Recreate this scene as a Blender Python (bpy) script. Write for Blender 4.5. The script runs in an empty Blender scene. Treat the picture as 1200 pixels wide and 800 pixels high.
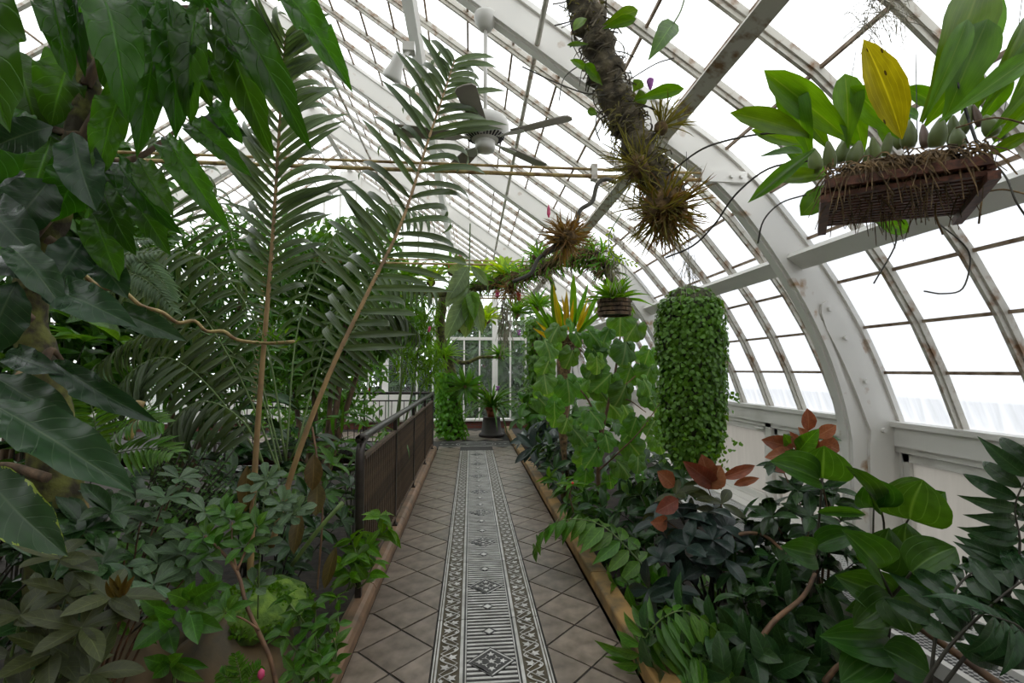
import bpy, math, random
import numpy as np
from mathutils import Vector, Matrix, Quaternion, noise
rnd = random.Random(7)
PI = math.pi
scene = bpy.context.scene
COL = scene.collection
# ---------------------------------------------------------------- camera
F, CX, CY = 560.0, 600.0, 400.0
VPX, VPY, H = 552.0, 433.0, 1.6
YAW = math.atan((CX - VPX) / F)
PITCH = math.atan((VPY - CY) / math.hypot(F, CX - VPX))
cam = bpy.data.cameras.new('camera')
cam.sensor_width = 36.0
cam.lens = F / 1200.0 * 36.0
cam.clip_start = 0.02
cam.clip_end = 400
camo = bpy.data.objects.new('camera', cam)
COL.objects.link(camo)
camo.location = (0, 0, H)
camo.rotation_euler = (PI / 2 + PITCH, 0, -YAW)
scene.camera = camo
# ---------------------------------------------------------------- overcast sky and exposure
world = bpy.data.worlds.new('overcast_sky')
scene.world = world
world.use_nodes = True
wn = world.node_tree.nodes
wn['Background'].inputs[0].default_value = (0.985, 0.99, 1.0, 1)
wn['Background'].inputs[1].default_value = 1.75
scene.view_settings.view_transform = 'Standard'
scene.view_settings.look = 'None'
scene.view_settings.gamma = 1.0
scene.view_settings.exposure = 0.5
scene.view_settings.use_curve_mapping = False


def ray(px, py):
    x = (px - CX) / F
    z = -(py - CY) / F
    y2 = math.cos(PITCH) - z * math.sin(PITCH)
    z2 = math.sin(PITCH) + z * math.cos(PITCH)
    return Vector((x * math.cos(YAW) + y2 * math.sin(YAW), -x * math.sin(YAW) + y2 * math.cos(YAW), z2))


def at(px, py, Y):
    r = ray(px, py)
    return Vector((0, 0, H)) + r * (Y / r.y)


def onz(px, py, z):
    r = ray(px, py)
    return Vector((0, 0, H)) + r * ((z - H) / r.z)


# ---------------------------------------------------------------- mesh helpers
def mesh(name, v, f, uv=None, smooth=False, mat=None):
    me = bpy.data.meshes.new(name)
    me.from_pydata([tuple(p) for p in v], [], f)
    if uv is not None:
        lay = me.uv_layers.new(name='UVMap')
        idx = np.empty(len(me.loops), dtype=np.int32)
        me.loops.foreach_get('vertex_index', idx)
        lay.data.foreach_set('uv', np.asarray(uv, dtype=np.float32)[idx].ravel())
    if smooth:
        me.polygons.foreach_set('use_smooth', [True] * len(me.polygons))
    if mat:
        me.materials.append(mat)
    me.update()
    return me


def obj(name, me, parent=None, loc=(0, 0, 0)):
    o = bpy.data.objects.new(name, me)
    COL.objects.link(o)
    if parent is not None:
        o.parent = parent
    o.location = loc
    return o


def tag(o, label=None, cat=None, group=None, kind=None):
    if label:
        o['label'] = label
    if cat:
        o['category'] = cat
    if group:
        o['group'] = group
    if kind:
        o['kind'] = kind
    return o


def thing(name, label, cat, loc=(0, 0, 0), group=None):
    o = bpy.data.objects.new(name, None)
    COL.objects.link(o)
    o.location = loc
    o.empty_display_size = 0.1
    return tag(o, label, cat, group)


class MB:
    """collects shapes into one mesh"""
    def __init__(s):
        s.v, s.f, s.uv = [], [], []

    def add(s, v, f, uv=None):
        n = len(s.v)
        s.v += [tuple(p) for p in v]
        s.f += [tuple(i + n for i in q) for q in f]
        s.uv += list(uv) if uv is not None else [(0, 0)] * len(v)
        return s

    def box(s, a, b):
        (x0, y0, z0), (x1, y1, z1) = a, b
        return s.add([(x0, y0, z0), (x1, y0, z0), (x1, y1, z0), (x0, y1, z0), (x0, y0, z1), (x1, y0, z1), (x1, y1, z1), (x0, y1, z1)],
                     [(3, 2, 1, 0), (4, 5, 6, 7), (0, 1, 5, 4), (1, 2, 6, 5), (2, 3, 7, 6), (3, 0, 4, 7)])

    def bar(s, p, q, w, h, up=(0, 0, 1)):
        p, q = Vector(p), Vector(q)
        d = (q - p).normalized()
        x = d.cross(Vector(up)).normalized()
        u = x.cross(d)
        c = []
        for o in (p, q):
            for sx, su in ((-1, -1), (1, -1), (1, 1), (-1, 1)):
                c.append(o + x * (sx * w / 2) + u * (su * h / 2))
        return s.add(c, [(0, 1, 2, 3), (7, 6, 5, 4), (0, 4, 5, 1), (1, 5, 6, 2), (2, 6, 7, 3), (3, 7, 4, 0)])

    def tube(s, pts, r, k=6, caps=True):
        pts = [Vector(p) for p in pts]
        n = len(pts)
        rr = r if hasattr(r, '__len__') else [r] * n
        base = len(s.v)
        ref = None
        v, f, uv = [], [], []
        L = 0
        for i, p in enumerate(pts):
            d = (pts[min(i + 1, n - 1)] - pts[max(i - 1, 0)])
            if d.length < 1e-9:
                d = Vector((0, 0, 1))
            d.normalize()
            if ref is None:
                ref = d.orthogonal().normalized()
            ref = (ref - d * ref.dot(d))
            ref = ref.normalized() if ref.length > 1e-6 else d.orthogonal().normalized()
            b = d.cross(ref)
            if i:
                L += (p - pts[i - 1]).length
            for j in range(k):
                a = 2 * PI * j / k
                v.append(p + (ref * math.cos(a) + b * math.sin(a)) * rr[i])
                uv.append((j / k, L))
        for i in range(n - 1):
            for j in range(k):
                f.append((i * k + j, i * k + (j + 1) % k, (i + 1) * k + (j + 1) % k, (i + 1) * k + j))
        if caps:
            f.append(tuple(range(k - 1, -1, -1)))
            f.append(tuple((n - 1) * k + j for j in range(k)))
        return s.add(v, f, uv)

    def lathe(s, prof, k=16, c=(0, 0, 0)):
        v, f = [], []
        for r, z in prof:
            for j in range(k):
                a = 2 * PI * j / k
                v.append((c[0] + r * math.cos(a), c[1] + r * math.sin(a), c[2] + z))
        for i in range(len(prof) - 1):
            for j in range(k):
                f.append((i * k + j, i * k + (j + 1) % k, (i + 1) * k + (j + 1) % k, (i + 1) * k + j))
        f.append(tuple(range(k - 1, -1, -1)))
        f.append(tuple((len(prof) - 1) * k + j for j in range(k)))
        return s.add(v, f)

    def prism(s, poly, z0, z1):
        n = len(poly)
        v = [(x, y, z0) for x, y in poly] + [(x, y, z1) for x, y in poly]
        f = [tuple(range(n - 1, -1, -1)), tuple(range(n, 2 * n))] + [(i, (i + 1) % n, n + (i + 1) % n, n + i) for i in range(n)]
        return s.add(v, f)

    def me(s, name, mat, smooth=False):
        return mesh(name, s.v, s.f, s.uv, smooth, mat)

    def build(s, name, mat, parent=None, smooth=False):
        v = s.v
        if parent is not None:
            L = world_loc(parent)
            s.v = [(p[0] - L[0], p[1] - L[1], p[2] - L[2]) for p in s.v]
        return obj(name, s.me(name, mat, smooth), parent)


def world_loc(o):
    L = Vector((0, 0, 0))
    while o is not None:
        L += Vector(o.location)
        o = o.parent
    return L


def smooth_path(pts, n=6):
    """Catmull-Rom through the points"""
    P = [Vector(p) for p in pts]
    if len(P) < 3:
        return [P[0].lerp(P[-1], i / n) for i in range(n + 1)]
    P = [P[0] * 2 - P[1]] + P + [P[-1] * 2 - P[-2]]
    out = []
    for i in range(1, len(P) - 2):
        a, b, c, d = P[i - 1], P[i], P[i + 1], P[i + 2]
        for j in range(n):
            t = j / n
            out.append(0.5 * ((2 * b) + (c - a) * t + (2 * a - 5 * b + 4 * c - d) * t * t + (3 * b - a - 3 * c + d) * t ** 3))
    out.append(P[-2])
    return out


def lerp(a, b, t):
    return a + (b - a) * t


# ---------------------------------------------------------------- materials
def newmat(name):
    m = bpy.data.materials.new(name)
    m.use_nodes = True
    nt = m.node_tree
    return m, nt, nt.nodes, nt.links, nt.nodes['Principled BSDF']


def ramp(N, stops):
    r = N.new('ShaderNodeValToRGB')
    e = r.color_ramp.elements
    while len(e) < len(stops):
        e.new(0.5)
    for i, (p, c) in enumerate(stops):
        e[i].position = p
        e[i].color = (c[0], c[1], c[2], 1)
    return r


def simple(name, col, rough=0.5, metal=0.0, var=0.12, scale=8.0, bump=0.0, col2=None, lo=0.35, hi=0.65, rand=0.0, stretch=None):
    m, nt, N, L, b = newmat(name)
    tc = N.new('ShaderNodeTexCoord')
    nz = N.new('ShaderNodeTexNoise')
    nz.inputs['Scale'].default_value = scale
    nz.inputs['Detail'].default_value = 6
    src = tc.outputs['Object']
    if stretch:
        mp = N.new('ShaderNodeMapping')
        mp.inputs['Scale'].default_value = stretch
        L.new(src, mp.inputs[0])
        src = mp.outputs[0]
    L.new(src, nz.inputs['Vector'])
    c2 = col2 or tuple(max(0, c * (1 - 2.5 * var)) for c in col)
    r = ramp(N, [(lo, c2), (hi, col)])
    L.new(nz.outputs['Fac'], r.inputs[0])
    out = r.outputs[0]
    if rand:
        oi = N.new('ShaderNodeObjectInfo')
        hs = N.new('ShaderNodeHueSaturation')
        mr = N.new('ShaderNodeMapRange')
        mr.inputs['To Min'].default_value = 1 - rand
        mr.inputs['To Max'].default_value = 1 + rand
        L.new(oi.outputs['Random'], mr.inputs[0])
        L.new(mr.outputs[0], hs.inputs['Value'])
        L.new(out, hs.inputs['Color'])
        out = hs.outputs[0]
    L.new(out, b.inputs['Base Color'])
    b.inputs['Roughness'].default_value = rough
    b.inputs['Metallic'].default_value = metal
    if bump:
        bp = N.new('ShaderNodeBump')
        bp.inputs['Strength'].default_value = bump
        bp.inputs['Distance'].default_value = 0.02
        L.new(nz.outputs['Fac'], bp.inputs['Height'])
        L.new(bp.outputs[0], b.inputs['Normal'])
    return m


def leafmat(name, col, vein=None, rough=0.38, trans=0.35, nv=9, slant=0.55, veinw=0.12, edge=None, rand=0.25, bump=0.25, par=False, spots=None, tcol=None):
    """leaf: UV.x across (0..1), UV.y along; lighter midrib and side veins, light shines through"""
    m, nt, N, L, b = newmat(name)
    g_ = sum(col) / 3
    col = tuple(max(0.004, (g_ + (c - g_) * 1.3) * 0.88) for c in col)
    rough = max(0.24, rough - 0.08)
    uv = N.new('ShaderNodeUVMap')
    sep = N.new('ShaderNodeSeparateXYZ')
    L.new(uv.outputs[0], sep.inputs[0])

    def M(op, a, b_=None, clamp=False):
        n = N.new('ShaderNodeMath')
        n.operation = op
        n.use_clamp = clamp
        for i, x in enumerate((a, b_)):
            if x is None:
                continue
            if isinstance(x, (int, float)):
                n.inputs[i].default_value = x
            else:
                L.new(x, n.inputs[i])
        return n.outputs[0]
    u = M('ABSOLUTE', M('SUBTRACT', M('MULTIPLY', sep.outputs[0], 2.0), 1.0))
    if par:
        s = M('FRACT', M('MULTIPLY', u, float(nv)))
    else:
        s = M('FRACT', M('MULTIPLY', M('SUBTRACT', sep.outputs[1], M('MULTIPLY', u, slant * 0.35)), float(nv)))
    tri = M('ABSOLUTE', M('SUBTRACT', M('MULTIPLY', s, 2.0), 1.0))           # 1 at a vein, 0 between
    side = M('SUBTRACT', 1.0, M('DIVIDE', M('SUBTRACT', 1.0, tri), veinw), True)
    mid = M('SUBTRACT', 1.0, M('DIVIDE', u, 0.07), True)
    v = M('MAXIMUM', M('MULTIPLY', side, 0.55), mid)
    oi = N.new('ShaderNodeObjectInfo')
    mr = N.new('ShaderNodeMapRange')
    mr.inputs['To Min'].default_value = 1 - rand
    mr.inputs['To Max'].default_value = 1 + rand
    L.new(oi.outputs['Random'], mr.inputs[0])
    nz = N.new('ShaderNodeTexNoise')
    nz.inputs['Scale'].default_value = 3.5
    tc = N.new('ShaderNodeTexCoord')
    L.new(tc.outputs['Object'], nz.inputs['Vector'])
    rp = ramp(N, [(0.3, tuple(c * 0.72 for c in col)), (0.7, tuple(c * 1.2 for c in col))])
    L.new(nz.outputs['Fac'], rp.inputs[0])
    mx = N.new('ShaderNodeMix')
    mx.data_type = 'RGBA'
    L.new(v, mx.inputs['Factor'])
    L.new(rp.outputs[0], mx.inputs['A'])
    vc = vein or tuple(min(1, c * 1.9 + 0.012) for c in col)
    mx.inputs['B'].default_value = (*vc, 1)
    out = mx.outputs['Result']
    if edge:
        em = N.new('ShaderNodeMix')
        em.data_type = 'RGBA'
        n2 = N.new('ShaderNodeTexNoise')
        n2.inputs['Scale'].default_value = 14
        L.new(tc.outputs['Object'], n2.inputs['Vector'])
        ef = M('GREATER_THAN', M('ADD', M('MULTIPLY', u, 0.75), M('MULTIPLY', n2.outputs['Fac'], 0.6)), 1.03)
        L.new(ef, em.inputs['Factor'])
        L.new(out, em.inputs['A'])
        em.inputs['B'].default_value = (*edge, 1)
        out = em.outputs['Result']
    if spots:
        sm = N.new('ShaderNodeMix')
        sm.data_type = 'RGBA'
        vo = N.new('ShaderNodeTexVoronoi')
        vo.inputs['Scale'].default_value = 5.0
        L.new(tc.outputs['Object'], vo.inputs['Vector'])
        L.new(M('LESS_THAN', vo.outputs['Distance'], 0.13), sm.inputs['Factor'])
        L.new(out, sm.inputs['A'])
        sm.inputs['B'].default_value = (*spots, 1)
        out = sm.outputs['Result']
    hs = N.new('ShaderNodeHueSaturation')
    L.new(mr.outputs[0], hs.inputs['Value'])
    h2 = N.new('ShaderNodeMapRange')
    h2.inputs['To Min'].default_value = 0.488
    h2.inputs['To Max'].default_value = 0.512
    L.new(M('FRACT', M('MULTIPLY', oi.outputs['Random'], 17.0)), h2.inputs[0])
    L.new(h2.outputs[0], hs.inputs['Hue'])
    L.new(out, hs.inputs['Color'])
    L.new(hs.outputs[0], b.inputs['Base Color'])
    b.inputs['Roughness'].default_value = rough
    b.inputs['Specular IOR Level'].default_value = 0.34
    if bump:
        bp = N.new('ShaderNodeBump')
        bp.inputs['Strength'].default_value = bump
        bp.inputs['Distance'].default_value = 0.004
        bp.invert = True
        L.new(v, bp.inputs['Height'])
        L.new(bp.outputs[0], b.inputs['Normal'])
    tr = N.new('ShaderNodeBsdfTranslucent')
    t2 = N.new('ShaderNodeMix')
    t2.data_type = 'RGBA'
    t2.blend_type = 'MULTIPLY'
    t2.inputs['Factor'].default_value = 1
    L.new(hs.outputs[0], t2.inputs['A'])
    t2.inputs['B'].default_value = (*(tcol or (2.6, 2.3, 0.9)), 1)
    L.new(t2.outputs['Result'], tr.inputs['Color'])
    ms = N.new('ShaderNodeMixShader')
    ms.inputs[0].default_value = trans
    L.new(b.outputs[0], ms.inputs[1])
    L.new(tr.outputs[0], ms.inputs[2])
    L.new(ms.outputs[0], N['Material Output'].inputs['Surface'])
    return m


def glassmat(name, trans, milk, streak, film=(0.86, 0.88, 0.9)):
    """greenhouse pane: mostly see-through, milky film, streaks running down the slope"""
    m, nt, N, L, b = newmat(name)
    tc = N.new('ShaderNodeTexCoord')
    mp = N.new('ShaderNodeMapping')
    mp.inputs['Scale'].default_value = (1.0, 9.0, 1.0)
    L.new(tc.outputs['Object'], mp.inputs[0])
    nz = N.new('ShaderNodeTexNoise')
    nz.inputs['Scale'].default_value = 2.2
    nz.inputs['Detail'].default_value = 5
    L.new(mp.outputs[0], nz.inputs['Vector'])
    t = N.new('ShaderNodeBsdfTransparent')
    t.inputs[0].default_value = (*trans, 1)
    d = N.new('ShaderNodeBsdfTranslucent')
    d.inputs[0].default_value = (*film, 1)
    mr = N.new('ShaderNodeMapRange')
    mr.inputs['From Min'].default_value = 0.35
    mr.inputs['From Max'].default_value = 0.7
    mr.inputs['To Min'].default_value = milk
    mr.inputs['To Max'].default_value = min(1, milk + streak)
    L.new(nz.outputs['Fac'], mr.inputs[0])
    ms = N.new('ShaderNodeMixShader')
    L.new(mr.outputs[0], ms.inputs[0])
    L.new(t.outputs[0], ms.inputs[1])
    L.new(d.outputs[0], ms.inputs[2])
    g = N.new('ShaderNodeBsdfGlossy')
    g.inputs['Roughness'].default_value = 0.08
    m2 = N.new('ShaderNodeMixShader')
    m2.inputs[0].default_value = 0.04
    L.new(ms.outputs[0], m2.inputs[1])
    L.new(g.outputs[0], m2.inputs[2])
    L.new(m2.outputs[0], N['Material Output'].inputs['Surface'])
    return m


M_white = simple('white_paint', (0.7, 0.685, 0.64), 0.45, col2=(0.52, 0.5, 0.45), scale=2.2, lo=0.2, hi=0.45)
M_rib = simple('rib_paint_with_rust', (0.68, 0.665, 0.62), 0.42, col2=(0.33, 0.2, 0.1), scale=5.0, lo=0.26, hi=0.37, stretch=(1, 1, 1))
M_bar = simple('rusty_glazing_bar_paint', (0.5, 0.48, 0.42), 0.6, col2=(0.2, 0.11, 0.05), scale=13, lo=0.3, hi=0.5)
M_muntin = simple('dark_lap_strip', (0.3, 0.23, 0.16), 0.7, col2=(0.12, 0.07, 0.035), scale=12)
M_glass = glassmat('clear_roof_glass', (0.93, 0.95, 0.96), 0.05, 0.12)
M_milk = glassmat('milky_side_glass', (0.36, 0.375, 0.39), 0.66, 0.3, (0.6, 0.62, 0.65))
M_panel = glassmat('frosted_low_panel', (0.25, 0.24, 0.225), 0.9, 0.08, (0.52, 0.505, 0.475))
M_endglass = glassmat('end_wall_glass', (0.82, 0.88, 0.86), 0.03, 0.05)
M_tile = simple('grey_brown_floor_tile', (0.195, 0.155, 0.118), 0.4, col2=(0.095, 0.073, 0.053), scale=9, lo=0.36, hi=0.66, rand=0.18, bump=0.1)
M_joint = simple('dark_tile_joint', (0.025, 0.022, 0.018), 0.9)
M_kerb = simple('mossy_ochre_kerb', (0.27, 0.155, 0.045), 0.6, col2=(0.09, 0.06, 0.022), scale=6, lo=0.36, hi=0.6, bump=0.25)
M_kerbb = simple('brown_kerb', (0.23, 0.135, 0.075), 0.55, col2=(0.09, 0.06, 0.035), scale=5.5, lo=0.28, hi=0.62, bump=0.25)
M_soil = simple('dark_soil', (0.032, 0.024, 0.016), 0.95, col2=(0.012, 0.009, 0.006), scale=14, bump=0.6)
M_iron = simple('dark_railing_iron', (0.05, 0.04, 0.034), 0.38, metal=0.35, scale=20)
M_rustiron = simple('rusty_baluster_iron', (0.13, 0.085, 0.05), 0.6, metal=0.2, col2=(0.05, 0.035, 0.025), scale=12)
M_grwhite = simple('worn_white_grate', (0.5, 0.49, 0.46), 0.4, col2=(0.3, 0.29, 0.26), scale=9)
M_grblack = simple('black_grate_bed', (0.014, 0.012, 0.01), 0.5)
M_grgold = simple('olive_border_bed', (0.055, 0.04, 0.014), 0.55)
M_bark = simple('brown_bark', (0.16, 0.1, 0.055), 0.85, col2=(0.045, 0.03, 0.018), scale=18, bump=0.8, stretch=(1, 1, 0.35))
M_greybark = simple('grey_mossy_bark', (0.15, 0.125, 0.075), 0.9, col2=(0.035, 0.028, 0.016), scale=22, bump=0.9)
M_mossbark = simple('moss_covered_bark', (0.12, 0.125, 0.025), 0.9, col2=(0.035, 0.028, 0.014), scale=14, lo=0.4, hi=0.6, bump=0.9)
M_moss = simple('brown_moss', (0.22, 0.14, 0.06), 0.95, col2=(0.06, 0.04, 0.02), scale=30, bump=0.8)
M_gmoss = simple('bright_green_moss', (0.16, 0.26, 0.03), 0.9, col2=(0.05, 0.11, 0.015), scale=16, bump=0.8)
M_greymoss = simple('grey_spanish_moss', (0.27, 0.25, 0.18), 0.9, scale=10)
M_rock = simple('brown_rock', (0.15, 0.09, 0.03), 0.7, col2=(0.035, 0.03, 0.015), scale=3.5, bump=0.6, lo=0.3, hi=0.7)
M_stem = simple('green_stem', (0.1, 0.16, 0.035), 0.5, scale=10)
M_twig = simple('red_brown_twig', (0.2, 0.105, 0.05), 0.65, col2=(0.08, 0.045, 0.025), scale=14)
M_dtwig = simple('dark_stem', (0.05, 0.045, 0.03), 0.6, scale=14)
M_tan = simple('tan_frond_stalk', (0.37, 0.24, 0.1), 0.45, col2=(0.22, 0.14, 0.07), scale=8)
M_fanw = simple('fan_off_white', (0.58, 0.57, 0.53), 0.35, scale=3, var=0.04)
M_fanb = simple('fan_blade_beige', (0.3, 0.27, 0.23), 0.5, scale=6, var=0.08)
M_slot = simple('dark_slot', (0.02, 0.02, 0.02), 0.8)
M_pipe = simple('yellowed_rusty_pipe', (0.4, 0.3, 0.11), 0.5, col2=(0.16, 0.085, 0.03), scale=14, lo=0.35, hi=0.6)
M_wood = simple('red_brown_slat', (0.17, 0.06, 0.03), 0.6, col2=(0.06, 0.025, 0.015), scale=14, stretch=(6, 1, 6))
M_wire = simple('black_wire', (0.02, 0.02, 0.02), 0.5)
M_terra = simple('terracotta', (0.32, 0.09, 0.04), 0.8, scale=8)
M_darkpot = simple('dark_plinth_clay', (0.045, 0.034, 0.032), 0.6, scale=5)
M_pink = simple('pink_petal', (0.6, 0.06, 0.16), 0.5, scale=8)
M_purple = simple('purple_petal', (0.4, 0.1, 0.45), 0.5, scale=8)
M_red = simple('red_bract', (0.65, 0.04, 0.03), 0.5, scale=8)
# ================================================================= the house
RIBS = [-2.8, 0.4, 3.6, 6.8, 10.0, 13.2]
Y0, Y1 = -2.8, 13.2
NB = 30
BAY = (Y1 - Y0) / NB
XR = -3.32                                    # ridge
CURVE = [(3.43, 1.19), (3.29, 1.58), (3.13, 1.94), (2.925, 2.30), (2.68, 2.65), (2.38, 3.02), (2.02, 3.36), (1.60, 3.66)]
ROWS = CURVE + [(1.60 - 0.41 * i, 3.66 + 0.287 * i) for i in range(1, 13)]


def mirror(p):
    return (2 * XR - p[0], p[1])


def normals(poly):
    out = []
    for i in range(len(poly)):
        a, b = poly[max(i - 1, 0)], poly[min(i + 1, len(poly) - 1)]
        dx, dz = b[0] - a[0], b[1] - a[1]
        l = math.hypot(dx, dz)
        out.append((-dz / l, dx / l))
    return out                                 # points inward/left of the direction of travel


def dens(poly, n):
    return [(p.x, p.z) for p in smooth_path([(x, 0, z) for x, z in poly], n)]


RP = dens(CURVE, 3) + [ROWS[i] for i in (11, 15, 19)]
NRP = normals(RP)


def inset(d0):
    o = []
    for i, (p, n) in enumerate(zip(RP, NRP)):
        d = d0(p[1])
        o.append((p[0] + n[0] * d, p[1] + n[1] * d))
    return o


def ribdepth(z):
    t = max(0.0, min(1.0, (z - 1.19) / 2.0))
    return lerp(0.45, 0.25, t ** 0.7)


# --- ground and floor
floor = tag(obj('floor', MB().box((-0.66, -1.5, -0.1), (0.88, 9.9, 0.0)).box((-10, 9.9, -0.1), (0.88, 13.2, 0.0)).box((0.88, 11.2, -0.1), (3.4, 13.2, -0.001)).me('floor', M_joint)), kind='structure')
ground = tag(obj('ground', MB().box((-10, -3, -0.9), (-0.66, 9.9, -0.42)).box((0.88, -3, -0.6), (3.5, 11.2, 0.03)).me('ground', M_soil)), kind='structure')
outside = tag(obj('ground_outside', MB().box((-40, -30, -1.1), (40, 60, -0.95)).me('ground_outside', simple('grey_gravel', (0.2, 0.2, 0.18), 0.9, scale=3))), kind='structure')
# tiles laid on the diagonal: one file of full squares on each side of the grate, cut halves between
HD = 0.2135
GX0, GX1 = -0.2, 0.437
G = 0.006


def tilemesh(poly, name):
    return MB().prism(poly, -0.02, 0.006).me(name, M_tile)


def inset_poly(P, d):
    c = (sum(p[0] for p in P) / len(P), sum(p[1] for p in P) / len(P))
    n = len(P)
    area = sum(P[i][0] * P[(i + 1) % n][1] - P[(i + 1) % n][0] * P[i][1] for i in range(n))
    if area < 0:
        P = P[::-1]
    out = []
    for i in range(n):
        a, b, e = Vector(P[i - 1]), Vector(P[i]), Vector(P[(i + 1) % n])
        d1, d2 = (b - a).normalized(), (e - b).normalized()
        n1, n2 = Vector((-d1.y, d1.x)), Vector((-d2.y, d2.x))
        k = (n1 + n2)
        k = k / max(0.25, k.dot(n1))
        out.append(tuple(b + k * d))
    return out


full = tilemesh(inset_poly([(-HD, 0), (0, -HD), (HD, 0), (0, HD)], G), 'tile_full')
for side in (-1, 1):
    edge = GX0 - 0.004 if side < 0 else GX1 + 0.004
    kerbx = -0.66 if side < 0 else 0.88
    cxx = edge + side * HD
    gap = abs(kerbx - edge) - 2 * HD
    inner = tilemesh(inset_poly([(0, -HD), (side * HD, 0), (0, HD)], G), 'tile_half')
    outer = tilemesh(inset_poly([(-side * HD, 0), (0, HD), (side * gap, HD), (side * gap, -HD), (0, -HD)] if gap > 0.01 else [(-side * HD, 0), (0, HD), (0, -HD)], G), 'tile_kerb')
    for i in range(26):
        yy = -0.55 + i * 2 * HD
        if yy > 9.7:
            break
        off = 0.0 if side < 0 else -0.035
        for me_, x, y in ((full, cxx, yy), (inner, edge, yy + HD), (outer, cxx + side * HD, yy + HD)):
            o = obj('tile', me_, floor, (x, y + off, rnd.uniform(-0.0015, 0.0015)))
# landing paved beyond the grate
lm = MB()
for i in range(-12, 3):
    for j in range(4):
        for sx, sy in ((0, 0), (HD, HD)):
            x, y = 0.12 + i * 2 * HD + sx, 11.05 + j * 2 * HD + sy
            if x + HD < 0.86 and y + HD < 13.1:
                lm.prism([(x + a * (HD - G), y + b * (HD - G)) for a, b in ((-1, 0), (0, -1), (1, 0), (0, 1))], -0.02, 0.005)
tag(lm.build('landing_tiles', M_tile, floor), kind='stuff')

# --- cast floor grate between the tiles
grate = thing('floor_grate', 'patterned black and white strip of ivy and diamond grate panels down the tiled path', 'floor grate', (0, 0, 0.0))
GCX = (GX0 + GX1) / 2
IN0, IN1 = -0.045, 0.283
PL = 0.915


def ribbon(mb, pts, w, z):
    v, f = [], []
    n = len(pts)
    for i, p in enumerate(pts):
        a, b = Vector(pts[max(i - 1, 0)]), Vector(pts[min(i + 1, n - 1)])
        d = (b - a).normalized()
        k = Vector((-d.y, d.x)) * w / 2
        v += [(p[0] + k.x, p[1] + k.y, z), (p[0] - k.x, p[1] - k.y, z)]
    f = [(2 * i + 1, 2 * i + 3, 2 * i + 2, 2 * i) for i in range(n - 1)]
    mb.add(v, f)


def ivy(mb, x, y, s, a, z):
    pts = []
    for k, r in enumerate((1.0, 0.42, 0.8, 0.4, 0.62, 0.3, 0.62, 0.4, 0.8, 0.42)):
        t = a + 2 * PI * k / 10
        pts.append((x + r * s * math.cos(t), y + r * s * math.sin(t), z))
    mb.add([(x, y, z)] + pts, [(0, k + 1, (k + 1) % 10 + 1) for k in range(10)])


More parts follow.
